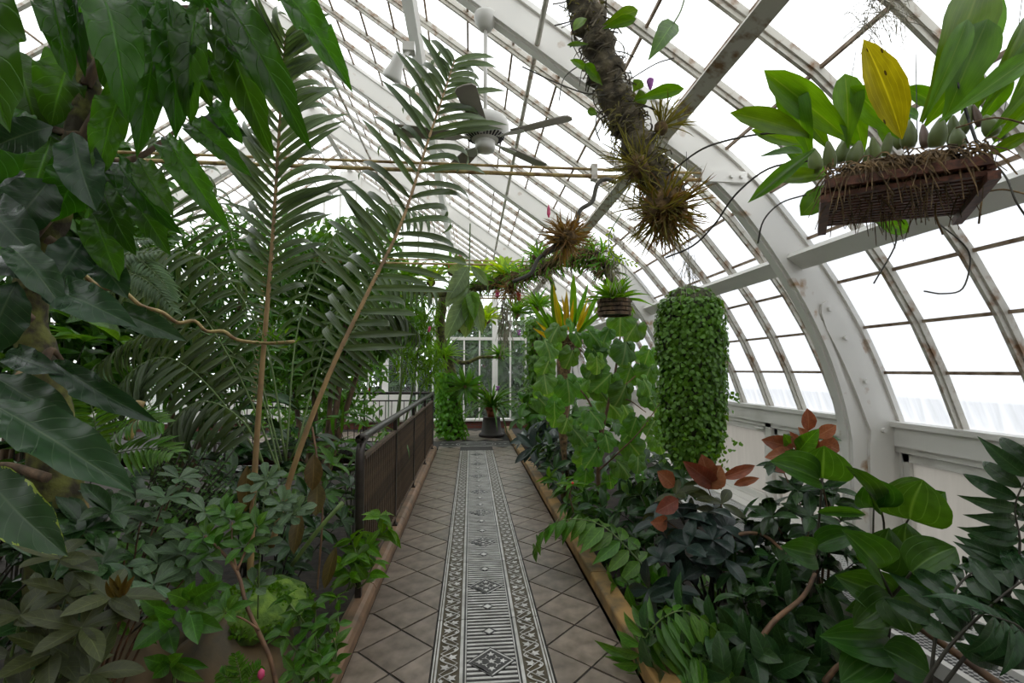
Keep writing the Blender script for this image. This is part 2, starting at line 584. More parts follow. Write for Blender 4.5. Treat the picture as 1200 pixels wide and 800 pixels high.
def panelmeshes():
    d = {}
    d['bed'] = MB().box((IN0, -PL / 2 + 0.004, -0.02), (IN1, PL / 2 - 0.004, 0.004)).me('bed', M_grblack)
    d['border_bed'] = MB().box((GX0, -PL / 2 + 0.004, -0.02), (IN0 - 0.001, PL / 2 - 0.004, 0.003)).box((IN1 + 0.001, -PL / 2 + 0.004, -0.02), (GX1, PL / 2 - 0.004, 0.003)).me('border_bed', M_grgold)
    b = MB()
    for k in range(24):
        y = -PL / 2 + (k + 0.5) * PL / 24
        b.box((IN0 + 0.03, y - 0.008, 0), (IN1 - 0.03, y + 0.008, 0.008))
    d['bars'] = b.me('bars', M_grwhite)
    m = MB()
    for cy, r in ((0, 0.135), (-0.305, 0.045), (0.305, 0.045)):
        m.prism([(GCX + r * p, cy + r * q) for p, q in ((-1, 0), (0, -1), (1, 0), (0, 1))], 0, 0.0092)
    d['diamond_bed'] = m.me('diamond_bed', M_grblack)
    m = MB()
    r = 0.118
    ribbon(m, [(GCX - r, 0), (GCX, -r), (GCX + r, 0), (GCX, r), (GCX - r, 0), (GCX, -r)], 0.011, 0.0097)
    for k in range(4):
        a = k * PI / 2
        ivy(m, GCX + 0.062 * math.cos(a), 0.062 * math.sin(a), 0.028, a, 0.0097)
        for sg in (-1, 1):
            ribbon(m, [(GCX + 0.02 * math.cos(a + sg * .8), 0.02 * math.sin(a + sg * .8)), (GCX + 0.046 * math.cos(a + sg * .75), 0.046 * math.sin(a + sg * .75)), (GCX + 0.056 * math.cos(a + sg * .45), 0.056 * math.sin(a + sg * .45))], 0.005, 0.0097)
    ivy(m, GCX, 0, 0.03, 0.3, 0.0098)
    d['diamond'] = m.me('diamond', M_grwhite)
    m = MB()
    for cy in (-0.305, 0.305):
        m.prism([(GCX + 0.028 * a, cy + 0.028 * c) for a, c in ((-1, 0), (0, -1), (1, 0), (0, 1))], 0, 0.0098)
    d['small_diamonds'] = m.me('small_diamonds', M_grwhite)
    m = MB()
    for x, w in ((GX0 + 0.006, 0.007), (GX0 + 0.022, 0.010), (IN0 + 0.001, 0.017), (IN0 + 0.024, 0.006), (IN1 - 0.001, 0.017), (IN1 - 0.024, 0.006), (GX1 - 0.022, 0.010), (GX1 - 0.006, 0.007)):
        m.box((x - w / 2, -PL / 2 + 0.004, 0), (x + w / 2, PL / 2 - 0.004, 0.0085))
    d['frame_lines'] = m.me('frame_lines', M_grwhite)
    m = MB()
    for x0, x1 in ((GX0 + 0.034, IN0 - 0.014), (IN1 + 0.014, GX1 - 0.034)):
        c, A = (x0 + x1) / 2, (x1 - x0) / 2 - 0.006
        NK = 10
        y0_, ln_ = -PL / 2 + 0.004, PL - 0.008
        pts = [(c + A * math.sin(t / 10 * PI), y0_ + ln_ * t / (10 * NK)) for t in range(10 * NK + 1)]
        ribbon(m, pts, 0.007, 0.0085)
        pts = [(c + A * (1 if t % 2 else -1), y0_ + ln_ * t / NK) for t in range(NK + 1)]
        ribbon(m, pts, 0.006, 0.0086)
        for k in range(NK):
            y = y0_ + (k + 0.5) * ln_ / NK
            s = 1 if k % 2 else -1
            ivy(m, c + s * A * 0.35, y + 0.01, 0.037, PI / 2 - s * 0.9, 0.0089)
            ivy(m, c - s * A * 0.72, y - 0.012, 0.02, PI / 2, 0.0089)
    d['ivy_border'] = m.me('ivy_border', M_grwhite)
    return d


pm = panelmeshes()
for k in range(-3, 8):
    pan = obj('grate_panel', pm['bed'], grate, (0, 2.71 + k * PL, 0))
    for nme in ('border_bed', 'bars', 'diamond_bed', 'diamond', 'small_diamonds', 'frame_lines', 'ivy_border'):
        obj(nme, pm[nme], pan)
cb = thing('cross_grate', 'oval medallion band of patterned grate crossing the path before the landing', 'floor grate', (0.1, 10.35, 0))
MB().box((-0.64, 10.0, -0.02), (0.86, 10.75, 0.004)).build('bed', M_grblack, cb)
m = MB()
for rx, ry, w in ((0.42, 0.3, 0.02), (0.36, 0.24, 0.012), (0.2, 0.12, 0.02)):
    ribbon(m, [(GCX + rx * math.cos(t * PI / 20), 10.37 + ry * math.sin(t * PI / 20)) for t in range(42)], w, 0.009)
for k in range(6):
    for sx in (-1, 1):
        if k < 3:
            ivy(m, GCX + sx * (0.5 + k * 0.12), 10.37, 0.055, k, 0.009)
for y in (10.03, 10.08, 10.67, 10.72):
    ribbon(m, [(-0.63, y), (0.85, y)], 0.016, 0.009)
m.build('pattern', M_grwhite, cb)

# --- kerbs
def kerb(name, x0, x1, ya, yb, h, mat, label, round_=0.03):
    t = thing(name, label, 'kerb', ((x0 + x1) / 2, ya, 0))
    n = max(1, round((yb - ya) / 1.5))
    for i in range(n):
        a, b = ya + (yb - ya) * i / n + 0.004, ya + (yb - ya) * (i + 1) / n - 0.004
        m = MB()
        prof = [(x0, -0.45), (x1, -0.45), (x1, h - round_), (x1 - round_ * 0.4, h - round_ * 0.3), (x1 - round_, h), (x0 + round_, h), (x0 + round_ * 0.4, h - round_ * 0.3), (x0, h - round_)]
        v = [(x, a, z) for x, z in prof] + [(x, b, z) for x, z in prof]
        k = len(prof)
        m.add(v, [tuple(range(k)), tuple(range(2 * k - 1, k - 1, -1))] + [(i_, k + i_, k + (i_ + 1) % k, (i_ + 1) % k) for i_ in range(k)])
        m.build('kerb_stone', mat, t)
    return t


kerb('path_kerb', -0.79, -0.66, -1.0, 9.6, 0.1, M_kerbb, 'low brown rounded kerb under the iron railing, left edge of the path', 0.04)
kerb('path_kerb', 0.88, 1.01, -1.0, 12.6, 0.12, M_kerb, 'ochre moss-stained straight kerb along the right edge of the path', 0.012)

# --- ribs
def rib_mesh(sgn):
    """web and flanges of one half arch"""
    q = (lambda p: p) if sgn > 0 else mirror
    out = [(3.43, -0.4)] + RP
    inn = [(3.0, -0.4)] + inset(ribdepth)
    m = MB()

    def band(A, B, y0, y1):
        n = len(A)
        v = []
        for a, b in zip(A, B):
            a, b = q(a), q(b)
            v += [(a[0], y0, a[1]), (b[0], y0, b[1]), (b[0], y1, b[1]), (a[0], y1, a[1])]
        f = []
        for i in range(n - 1):
            for k in range(4):
                f.append((4 * i + k, 4 * i + (k + 1) % 4, 4 * i + 4 + (k + 1) % 4, 4 * i + 4 + k))
        f += [(3, 2, 1, 0), (4 * n - 4, 4 * n - 3, 4 * n - 2, 4 * n - 1)]
        m.add(v, f)
    band(out, inn, -0.035, 0.035)
    off = lambda d: [(3.0 - (0.0 if d < 0 else d), -0.4)] + inset(lambda z: ribdepth(z) + d)
    band(off(-0.005), off(0.03), -0.065, 0.065)
    band([(3.04, -0.4)] + inset(lambda z: ribdepth(z) - 0.04), [(3.0, -0.4)] + inset(ribdepth), -0.05, 0.05)
    band(off(0.03), off(0.045), -0.035, 0.035)
    band([(3.43, -0.4)] + RP, [(3.39, -0.4)] + inset(lambda z: 0.04), -0.06, 0.06)
    return m.me('rib', M_rib)


rr_, rl_ = rib_mesh(1), rib_mesh(-1)
ceiling = tag(obj('ceiling', MB().box((XR - 0.06, Y0, 7.0), (XR + 0.06, Y1, 7.2)).me('ridge_beam', M_white)), kind='structure')
wall_right = tag(obj('wall_right', MB().box((3.33, Y0, 1.0), (3.52, Y1, 1.165)).box((3.30, Y0, 1.15), (3.54, Y1, 1.19)).box((3.36, Y0, 0.95), (3.5, Y1, 1.0)).box((3.38, Y0, -0.4), (3.5, Y1, 0.1)).me('sill_beam', M_white)), kind='structure')
wall_left = tag(obj('wall_left', MB().box((-10.2, Y0, -0.9), (-10.05, Y1, 1.19)).me('wall_left', M_white)), kind='structure')
for y in RIBS:
    o = obj('arch_rib', rr_, ceiling, (0, y, 0))
    obj('arch_rib', rl_, ceiling, (0, y, 0))
    m = MB()
    m.box((XR - 0.28, y - 0.075, 6.52), (XR + 0.28, y + 0.075, 7.02))
    m.build('apex_plate', M_white, ceiling)
# gusset plate with bolts on the two nearest arches
PG = [(RP[i][0] + NRP[i][0] * 0.2, RP[i][1] + NRP[i][1] * 0.2) for i in range(0, 9)]
for y in (3.6, 6.8):
    m = MB()
    L_, R_ = [], []
    path = [(3.22, 0.3), (3.22, 0.9)] + PG
    for i, p in enumerate(path):
        a, b = path[max(i - 1, 0)], path[min(i + 1, len(path) - 1)]
        d = Vector((b[0] - a[0], b[1] - a[1])).normalized()
        w = 0.1 if i < len(path) - 1 else 0.07
        L_.append((p[0] + d.y * w, p[1] - d.x * w))
        R_.append((p[0] - d.y * w, p[1] + d.x * w))
    d = Vector((path[-1][0] - path[-2][0], path[-1][1] - path[-2][1])).normalized()
    tip = [(path[-1][0] + d.x * 0.06 + d.y * 0.03, path[-1][1] + d.y * 0.06 - d.x * 0.03), (path[-1][0] + d.x * 0.06 - d.y * 0.03, path[-1][1] + d.y * 0.06 + d.x * 0.03)]
    poly = L_ + tip + R_[::-1]
    n = len(poly)
    for f0, f1, q0, q1 in [(y - 0.06, y - 0.035, None, None)]:
        v = [(x, f0, z) for x, z in poly] + [(x, f1, z) for x, z in poly]
        k = len(L_) + 1
        f = [(i, i + 1, n - 2 - i, n - 1 - i) for i in range(k)] + [(i, (i + 1) % n, n + (i + 1) % n, n + i) for i in range(n)]
        m.add(v, f)
    m.build('gusset_plate', M_rib, ceiling)
    for j in (2, 5, 8, 10):
        p = path[j]
        bm = MB()
        bm.tube([(p[0], y - 0.085, p[1]), (p[0], y - 0.055, p[1])], 0.02, 6)
        bm.build('bolt', M_white, ceiling)
# --- glazing
def slopebar(poly, w, d0, d1):
    nn = normals(poly)
    m = MB()
    v = []
    for p, n in zip(poly, nn):
        for y, d in ((-w / 2, d0), (w / 2, d0), (w / 2, d1), (-w / 2, d1)):
            v.append((p[0] + n[0] * d, y, p[1] + n[1] * d))
    f = []
    for i in range(len(poly) - 1):
        for k in range(4):
            f.append((4 * i + k, 4 * i + (k + 1) % 4, 4 * i + 4 + (k + 1) % 4, 4 * i + 4 + k))
    k = len(poly)
    f += [(3, 2, 1, 0), (4 * k - 4, 4 * k - 3, 4 * k - 2, 4 * k - 1)]
    m.add(v, f)
    return m


b1 = slopebar(CURVE, 0.05, 0.0, 0.045)
b1.add(*[(x.v, x.f) for x in [slopebar(CURVE, 0.024, 0.04, 0.075)]][0])
b2 = slopebar([ROWS[7], ROWS[19]], 0.05, 0.0, 0.045)
b2.add(*[(x.v, x.f) for x in [slopebar([ROWS[7], ROWS[19]], 0.024, 0.04, 0.075)]][0])
bar_low, bar_top = b1.me('glazing_bar', M_bar), b2.me('glazing_bar', M_bar)
b3 = slopebar([mirror(p) for p in ROWS], 0.05, -0.045, 0.0).me('glazing_bar', M_bar)
for i in range(NB + 1):
    y = Y0 + i * BAY
    if i % 6 == 0:
        continue
    obj('glazing_bar', bar_low, wall_right, (0, y, 0))
    obj('glazing_bar', bar_top, ceiling, (0, y, 0))
    obj('glazing_bar', b3, ceiling, (0, y, 0))
nR = normals(ROWS)
for i, (p, n) in enumerate(zip(ROWS, nR)):
    if i == 0:
        continue
    a = (p[0] + n[0] * 0.012, p[1] + n[1] * 0.012)
    MB().bar((a[0], Y0, a[1]), (a[0], Y1, a[1]), 0.018, 0.022).build('lap_strip', M_muntin, wall_right if i < 8 else ceiling)
for i in range(len(ROWS) - 1):
    (xa, za), (xb, zb) = ROWS[i], ROWS[i + 1]
    cx_, cz_ = (xa + xb) / 2, (za + zb) / 2
    nx, nz_ = nR[i][0] * 0.006, nR[i][1] * 0.006
    hw = BAY / 2 - 0.012
    pane = MB().add([(xa - cx_, -hw, za - cz_), (xa - cx_, hw, za - cz_), (xb - cx_, hw, zb - cz_), (xb - cx_, -hw, zb - cz_),
                     (xa - cx_ + nx, -hw, za - cz_ + nz_), (xa - cx_ + nx, hw, za - cz_ + nz_), (xb - cx_ + nx, hw, zb - cz_ + nz_), (xb - cx_ + nx, -hw, zb - cz_ + nz_)],
                    [(0, 1, 2, 3)]).me('pane', M_milk if i < 5 else M_glass)
    far = MB()
    for j in range(NB):
        y = Y0 + (j + 0.5) * BAY
        if j < 6:
            far.add([(v.co.x + cx_, v.co.y + y, v.co.z + cz_) for v in pane.vertices][:4], [(0, 1, 2, 3)])
        else:
            obj('pane', pane, wall_right if i < 7 else ceiling, (cx_, y, cz_))
    tag(far.build('pane_row', M_milk if i < 5 else M_glass, wall_right if i < 7 else ceiling), kind='stuff')
lp = MB()
for i in range(len(ROWS) - 1):
    a, b = mirror(ROWS[i]), mirror(ROWS[i + 1])
    for j in range(NB):
        y = Y0 + (j + 0.5) * BAY
        lp.add([(a[0], y - 0.25, a[1]), (a[0], y + 0.25, a[1]), (b[0], y + 0.25, b[1]), (b[0], y - 0.25, b[1])], [(0, 1, 2, 3)])
    MB().bar((a[0], Y0, a[1]), (a[0], Y1, a[1]), 0.018, 0.022).build('lap_strip', M_muntin, ceiling)
tag(lp.build('left_slope_panes', M_glass, ceiling), kind='stuff')
# --- purlins: planks and pipes running from arch to arch
for i in range(len(RIBS) - 1):
    a, b = RIBS[i] + 0.09, RIBS[i + 1] - 0.09
    MB().bar((2.58, a - 0.05, 2.46), (2.58, b + 0.05, 2.46), 0.16, 0.045, (0.55, 0, 0.8)).build('purlin_plank', M_white, ceiling)
    MB().bar((1.50, a - 0.05, 3.44), (1.50, b + 0.05, 3.44), 0.11, 0.05, (0.5, 0, 0.86)).build('purlin_plank', M_bar, ceiling)
    MB().bar((-0.56, a - 0.05, 4.86), (-0.56, b + 0.05, 4.86), 0.13, 0.06, (0.55, 0, 0.83)).build('purlin_plank', M_white, ceiling)
    MB().tube([(0.5, a - 0.08, 4.12), (0.5, b + 0.08, 4.12)], 0.021, 8).build('purlin_pipe', M_bar, ceiling)
    MB().tube([(-2.0, a - 0.08, 5.75), (-2.0, b + 0.08, 5.75)], 0.021, 8).build('purlin_pipe', M_bar, ceiling)
# --- tie rods with brackets
for k, y in enumerate((3.6, 6.8, 10.0)):
    t = thing('tie_rod', ['pair of rusty yellow tie rods across the arch nearest the ceiling fan', 'thin pair of pale tie rods across the second arch above the hanging branch', 'thin tie rods across the farthest arch near the end wall'][k], 'tie rod', (1.9, y, 3.1))
    zz = 3.12
    MB().tube([(-8.0, y - 0.05, zz - 0.028), (1.85, y - 0.05, zz - 0.028)], 0.016, 8).build('rod', M_pipe, t)
    MB().tube([(-8.0, y - 0.05, zz + 0.028), (1.85, y - 0.05, zz + 0.028)], 0.011, 8).build('rod', M_pipe, t)
    for x in (-1.4, 0.94):
        MB().box((x - 0.022, y - 0.08, zz - 0.06), (x + 0.022, y - 0.025, zz + 0.06)).build('clamp', M_bar, t)
    m = MB()
    m.box((1.80, y - 0.075, zz - 0.045), (2.17, y - 0.045, zz + 0.045))
    br = m.build('bracket', M_white, t)
    for x in (2.04, 2.12):
        MB().tube([(x, y - 0.095, zz), (x, y - 0.07, zz)], 0.018, 6).build('bolt', M_white, br)
# --- low right wall: posts, frames and frosted panels
for y in [r + d for r in RIBS[:-1] for d in (0.0, 1.6)]:
    if y not in RIBS:
        MB().box((3.36, y - 0.05, 0.0), (3.5, y + 0.05, 1.0)).build('wall_post', M_white, wall_right)
    a, b = y + 0.07, y + 1.53
    fr = MB()
    for p, q in (((3.39, a, 0.1), (3.45, a + 0.05, 0.94)), ((3.39, b - 0.05, 0.1), (3.45, b, 0.94)), ((3.39, a, 0.88), (3.45, b, 0.94)), ((3.39, a, 0.1), (3.45, b, 0.16))):
        fr.box(p, q)
    f_ = fr.build('panel_frame', M_white, wall_right)
    MB().box((3.42, a + 0.05, 0.16), (3.43, b - 0.05, 0.88)).build('panel', M_panel, f_)
    MB().tube([(3.37, a + 0.02, 0.915), (3.37, a + 0.2, 0.915)], 0.014, 6).build('latch', M_white, f_)
# white ledge boards and the two courses of pierced heating grille
M_grille = simple('pierced_grille_metal', (0.5, 0.5, 0.47), 0.5)
N_ = M_grille.node_tree.nodes
L_ = M_grille.node_tree.links
tc_ = N_.new('ShaderNodeTexCoord')
ck = N_.new('ShaderNodeTexVoronoi')
ck.inputs['Scale'].default_value = 38
ck.inputs['Randomness'].default_value = 0.15
L_.new(tc_.outputs['Object'], ck.inputs['Vector'])
r_ = ramp(N_, [(0.42, (0.015, 0.015, 0.015)), (0.5, (0.42, 0.42, 0.4))])
L_.new(ck.outputs['Distance'], r_.inputs[0])
L_.new(r_.outputs[0], N_['Principled BSDF'].inputs['Base Color'])
lg = thing('ledge_boards', 'white worn ledge boards lying along the foot of the right wall', 'ledge', (3.2, 0, 0.03))
for i in range(12):
    y = -0.5 + i * 0.9
    MB().box((3.06, y, 0.03), (3.22, y + 0.893, 0.075)).box((3.225, y + 0.1, 0.03), (3.38, y + 0.993, 0.078)).build('board', M_white, lg)
hg = thing('heating_grille', 'long white pierced heating grille on the floor by the right wall', 'grille', (2.8, 0, 0.03))
for i in range(7):
    y = 0.0 + i * 1.0
    MB().box((2.73, y, 0.06), (2.99, y + 0.99, 0.1)).build('grille_plate', M_grille, hg)
    MB().box((2.42, y, 0.04), (2.68, y + 0.99, 0.08)).build('grille_plate', M_grille, hg)
for x in (2.40, 2.70, 3.02):
    MB().box((x - 0.02, 0, 0.03), (x + 0.02, 7, 0.115)).build('grille_rail', M_white, hg)
# --- unseen wall behind the camera, added to block frontal light
M_stone = simple('unseen_back_wall', (0.3, 0.28, 0.24), 0.8, scale=3)
bw = MB()
profb = [(3.5, -0.9)] + ROWS + [mirror(p) for p in ROWS[::-1]] + [(-10.2, -0.9)]
k_ = len(profb)
bw.add([(x, -2.95, z) for x, z in profb] + [(x, -2.8, z) for x, z in profb], [tuple(range(k_)), tuple(range(2 * k_ - 1, k_ - 1, -1))] + [(i, (i + 1) % k_, k_ + (i + 1) % k_, k_ + i) for i in range(k_)])
tag(obj('wall_back_unseen', bw.me('wall_back_unseen', M_stone)), kind='structure')
# --- end wall
M_brick = simple('dark_red_brick', (0.16, 0.045, 0.03), 0.8)
N_ = M_brick.node_tree.nodes
bt = N_.new('ShaderNodeTexBrick')
bt.inputs['Color1'].default_value = (0.17, 0.05, 0.035, 1)
bt.inputs['Color2'].default_value = (0.12, 0.035, 0.025, 1)
bt.inputs['Mortar'].default_value = (0.1, 0.08, 0.07, 1)
bt.inputs['Scale'].default_value = 1.0
bt.inputs['Brick Width'].default_value = 0.22
bt.inputs['Row Height'].default_value = 0.075
bt.inputs['Mortar Size'].default_value = 0.006
tc_ = N_.new('ShaderNodeTexCoord')
sx_ = N_.new('ShaderNodeSeparateXYZ')
cb_ = N_.new('ShaderNodeCombineXYZ')
K_ = M_brick.node_tree.links
K_.new(tc_.outputs['Object'], sx_.inputs[0])
K_.new(sx_.outputs[0], cb_.inputs[0])
K_.new(sx_.outputs[2], cb_.inputs[1])
K_.new(cb_.outputs[0], bt.inputs['Vector'])
K_.new(bt.outputs[0], N_['Principled BSDF'].inputs['Base Color'])
wall_end = tag(obj('wall_end', MB().box((-10, 13.2, -0.9), (3.45, 13.4, 0.2)).me('wall_end', M_brick)), kind='structure')
MB().box((-10, 13.12, 0.2), (3.45, 13.42, 0.25)).build('sill', M_white, wall_end)


def roofz(x):
    if x < XR:
        x = 2 * XR - x
    for (xa, za), (xb, zb) in zip(ROWS, ROWS[1:]):
        if xb <= x <= xa:
            return lerp(za, zb, (xa - x) / (xa - xb))
    return 1.19 if x > 0 else 7.0


for k in range(-26, 8):
    x = 0.66 + k * 0.425
    if x > 3.4 or x < -10:
        continue
    thick = k in (0, -7, -14)
    w = 0.075 if thick else 0.022
    MB().box((x - w, 13.17, 0.25), (x + w, 13.25 + (0.05 if thick else 0), roofz(x) - 0.02)).build('mullion', M_white, wall_end)
    if x + 0.4 < 3.43:
        zt = min(roofz(x), roofz(x + 0.425))
        for z0, z1 in ((0.27, 2.41), (2.49, min(zt, 4.4)), (4.4, zt)):
            if z1 - z0 > 0.1:
                obj('pane', MB().add([(x + 0.02, 13.22, z0), (x + 0.405, 13.22, z0), (x + 0.405, 13.22, z1), (x + 0.02, 13.22, z1)], [(0, 1, 2, 3)]).me('pane', M_endglass), wall_end)
MB().box((-10, 13.16, 2.41), (3.3, 13.27, 2.49)).build('transom', M_white, wall_end)
MB().box((-8, 13.18, 4.37), (1, 13.26, 4.43)).build('transom', M_white, wall_end)
for i in range(9):
    x = -1.6 - i * 0.62
    MB().box((x - 0.56, 13.0, 0.26), (x, 13.1, 0.98)).build('low_panel', M_white, wall_end)
# ================================================================= plant kit
def prof(ctrl, t):
    for (a, wa), (b, wb) in zip(ctrl, ctrl[1:]):
        if a <= t <= b:
            s = (t - a) / (b - a)
            s = s * s * (3 - 2 * s) * 0.5 + s * 0.5
            return lerp(wa, wb, s)
    return 0.0


ELL = [(0, 0.03), (0.12, 0.42), (0.3, 0.84), (0.5, 1.0), (0.7, 0.86), (0.88, 0.46), (1, 0.0)]
OBO = [(0, 0.05), (0.15, 0.25), (0.4, 0.68), (0.65, 1.0), (0.85, 0.8), (0.95, 0.42), (1, 0.0)]
LAN = [(0, 0.03), (0.1, 0.5), (0.25, 0.92), (0.4, 1.0), (0.65, 0.72), (0.88, 0.25), (1, 0.0)]
OVA = [(0, 0.1), (0.07, 0.6), (0.2, 0.95), (0.35, 1.0), (0.6, 0.85), (0.82, 0.45), (0.94, 0.15), (1, 0.0)]
STR = [(0, 0.35), (0.15, 0.8), (0.45, 1.0), (0.75, 0.75), (1, 0.0)]
RND = [(0, 0.25), (0.05, 0.7), (0.2, 1.0), (0.45, 1.0), (0.7, 0.82), (0.9, 0.42), (1, 0.0)]


def leaf_mesh(name, ctrl, mat, n=9, m=2, fold=0.12, droop=0.25, wave=0.0, wn=5, lobe=0.0, ln=7, curl=0.0, seed=0, ripple=0.0, asp=0.4):
    """unit leaf: base at 0, length 1 along +Y, full width 1 along X, upper face +Z"""
    r = random.Random(seed)
    v, f, uv = [], [], []
    ph = r.uniform(0, 6)
    side = r.uniform(-0.06, 0.06)
    for i in range(n + 1):
        t = i / n
        w = 0.5 * prof(ctrl, t)
        if lobe:
            w *= 1 + lobe * (abs(math.sin(t * ln * PI)) - 0.5)
        ang = droop * t * 1.6
        y = math.sin(ang) / (droop * 1.6) if abs(droop) > 1e-3 else t
        zc = -(1 - math.cos(ang)) / (droop * 1.6) if abs(droop) > 1e-3 else 0
        for j in range(-m, m + 1):
            u = j / m
            z = zc + (fold * abs(u) * w * 2 - curl * u * u * w * 2) * asp
            z += asp * wave * u * u * w * 2 * math.sin(t * wn * 2 * PI + ph + (1.3 if u > 0 else 0))
            z += asp * ripple * (1 - abs(u)) * abs(u) * math.sin(t * 9 * 2 * PI)
            xx = u * w * (1 - 0.12 * fold) + side * math.sin(t * PI)
            v.append((xx, y, z))
            uv.append((0.5 + 0.5 * u, t))
    k = 2 * m + 1
    for i in range(n):
        for j in range(k - 1):
            a = i * k + j
            f.append((a, a + 1, a + k + 1, a + k))
    return mesh(name, v, f, uv, True, mat)


def variants(name, ctrl, mat, nv=3, **kw):
    out = []
    for i in range(nv):
        q = dict(kw)
        q['seed'] = i * 31 + len(name)
        q['droop'] = kw.get('droop', 0.25) * (0.6 + 0.4 * i)
        out.append(leaf_mesh(name, ctrl, mat, **q))
    return out


def frame(base, d, up, L, W, T=None):
    d = Vector(d).normalized()
    up = Vector(up)
    x = d.cross(up)
    if x.length < 1e-4:
        x = d.orthogonal()
    x.normalize()
    z = x.cross(d)
    T = T if T is not None else L
    return Matrix(((x.x * W, d.x * L, z.x * T, base[0]), (x.y * W, d.y * L, z.y * T, base[1]), (x.z * W, d.z * L, z.z * T, base[2]), (0, 0, 0, 1)))


def leaf(parent, me_, base, d, L, W, up=(0, 0, 1), roll=0.0, name='leaf'):
    """one leaf as its own object"""
    if isinstance(me_, list):
        me_ = rnd.choice(me_)
    d = Vector(d).normalized()
    up = Vector(up)
    if roll:
        up = Quaternion(d, roll) @ up
    o = bpy.data.objects.new(name, me_)
    COL.objects.link(o)
    o.parent = parent
    o.matrix_basis = frame(Vector(base) - world_loc(parent), d, up, L, W)
    return o


def leaf2(parent, me_, a, b, W, up=(0, -1, 0.4), name='leaf'):
    a, b = Vector(a), Vector(b)
    if isinstance(me_, list):
        me_ = rnd.choice(me_)
    tip = me_.vertices[len(me_.vertices) - 1].co
    ph = math.atan2(tip.z, tip.y)
    d = (b - a).normalized()
    x = d.cross(Vector(up)).normalized()
    z = x.cross(d)
    q = Quaternion(x, -ph)
    return leaf(parent, me_, a, q @ d, (b - a).length / math.hypot(tip.y, tip.z), W, q @ z, name=name)


class Foliage:
    """many small leaves joined into one part of kind stuff"""
    def __init__(s, ctrl, n=3, m=1, fold=0.2, droop=0.35, asp=0.4):
        me_ = leaf_mesh('tmp', ctrl, None, n=n, m=m, fold=fold, droop=droop, asp=asp)
        s.tv = np.array([list(v.co) + [1.0] for v in me_.vertices])
        s.tf = np.array([list(p.vertices) for p in me_.polygons])
        s.tu = np.array([((v.co.x + 0.5), v.co.y) for v in me_.vertices])
        bpy.data.meshes.remove(me_)
        s.M = []

    def add(s, base, d, L, W, up=(0, 0, 1)):
        s.M.append(np.array(frame(base, d, up, L, W)))

    def build(s, name, mat, parent):
        if not s.M:
            return None
        A = np.array(s.M)
        L = np.array(world_loc(parent))
        V = np.einsum('kij,nj->kni', A, s.tv)[:, :, :3] - L
        K, n = V.shape[:2]
        Fc = (s.tf[None] + (np.arange(K) * n)[:, None, None]).reshape(-1, s.tf.shape[1])
        me_ = bpy.data.meshes.new(name)
        me_.vertices.add(K * n)
        me_.vertices.foreach_set('co', V.reshape(-1).astype(np.float32))
        nl = Fc.size
        me_.loops.add(nl)
        me_.loops.foreach_set('vertex_index', Fc.reshape(-1).astype(np.int32))
        me_.polygons.add(len(Fc))
        me_.polygons.foreach_set('loop_start', np.arange(0, nl, Fc.shape[1], dtype=np.int32))
        me_.polygons.foreach_set('use_smooth', np.ones(len(Fc), dtype=bool))
        uvl = me_.uv_layers.new(name='UVMap')
        U = np.tile(s.tu, (K, 1))
        uvl.data.foreach_set('uv', U[Fc.reshape(-1)].reshape(-1).astype(np.float32))
        me_.materials.append(mat)
        me_.update(calc_edges=True)
        return tag(obj(name, me_, parent), kind='stuff')


def rv(s=1.0):
    return Vector((rnd.uniform(-s, s), rnd.uniform(-s, s), rnd.uniform(-s, s)))


def sph():
    while True:
        p = rv()
        if 0.05 < p.length < 1:
            return p.normalized()


def arc(base, d, L, sag, n=6):
    """a shoot leaving base along d and bending down by sag"""
    base, d = Vector(base), Vector(d).normalized()
    pts = []
    for i in range(n + 1):
        t = i / n
        pts.append(base + d * (L * t) + Vector((0, 0, -sag * L * t * t)))
    return pts


def pathat(pts, t):
    x = t * (len(pts) - 1)
    i = min(int(x), len(pts) - 2)
    p = pts[i].lerp(pts[i + 1], x - i)
    return p, (pts[i + 1] - pts[i]).normalized()


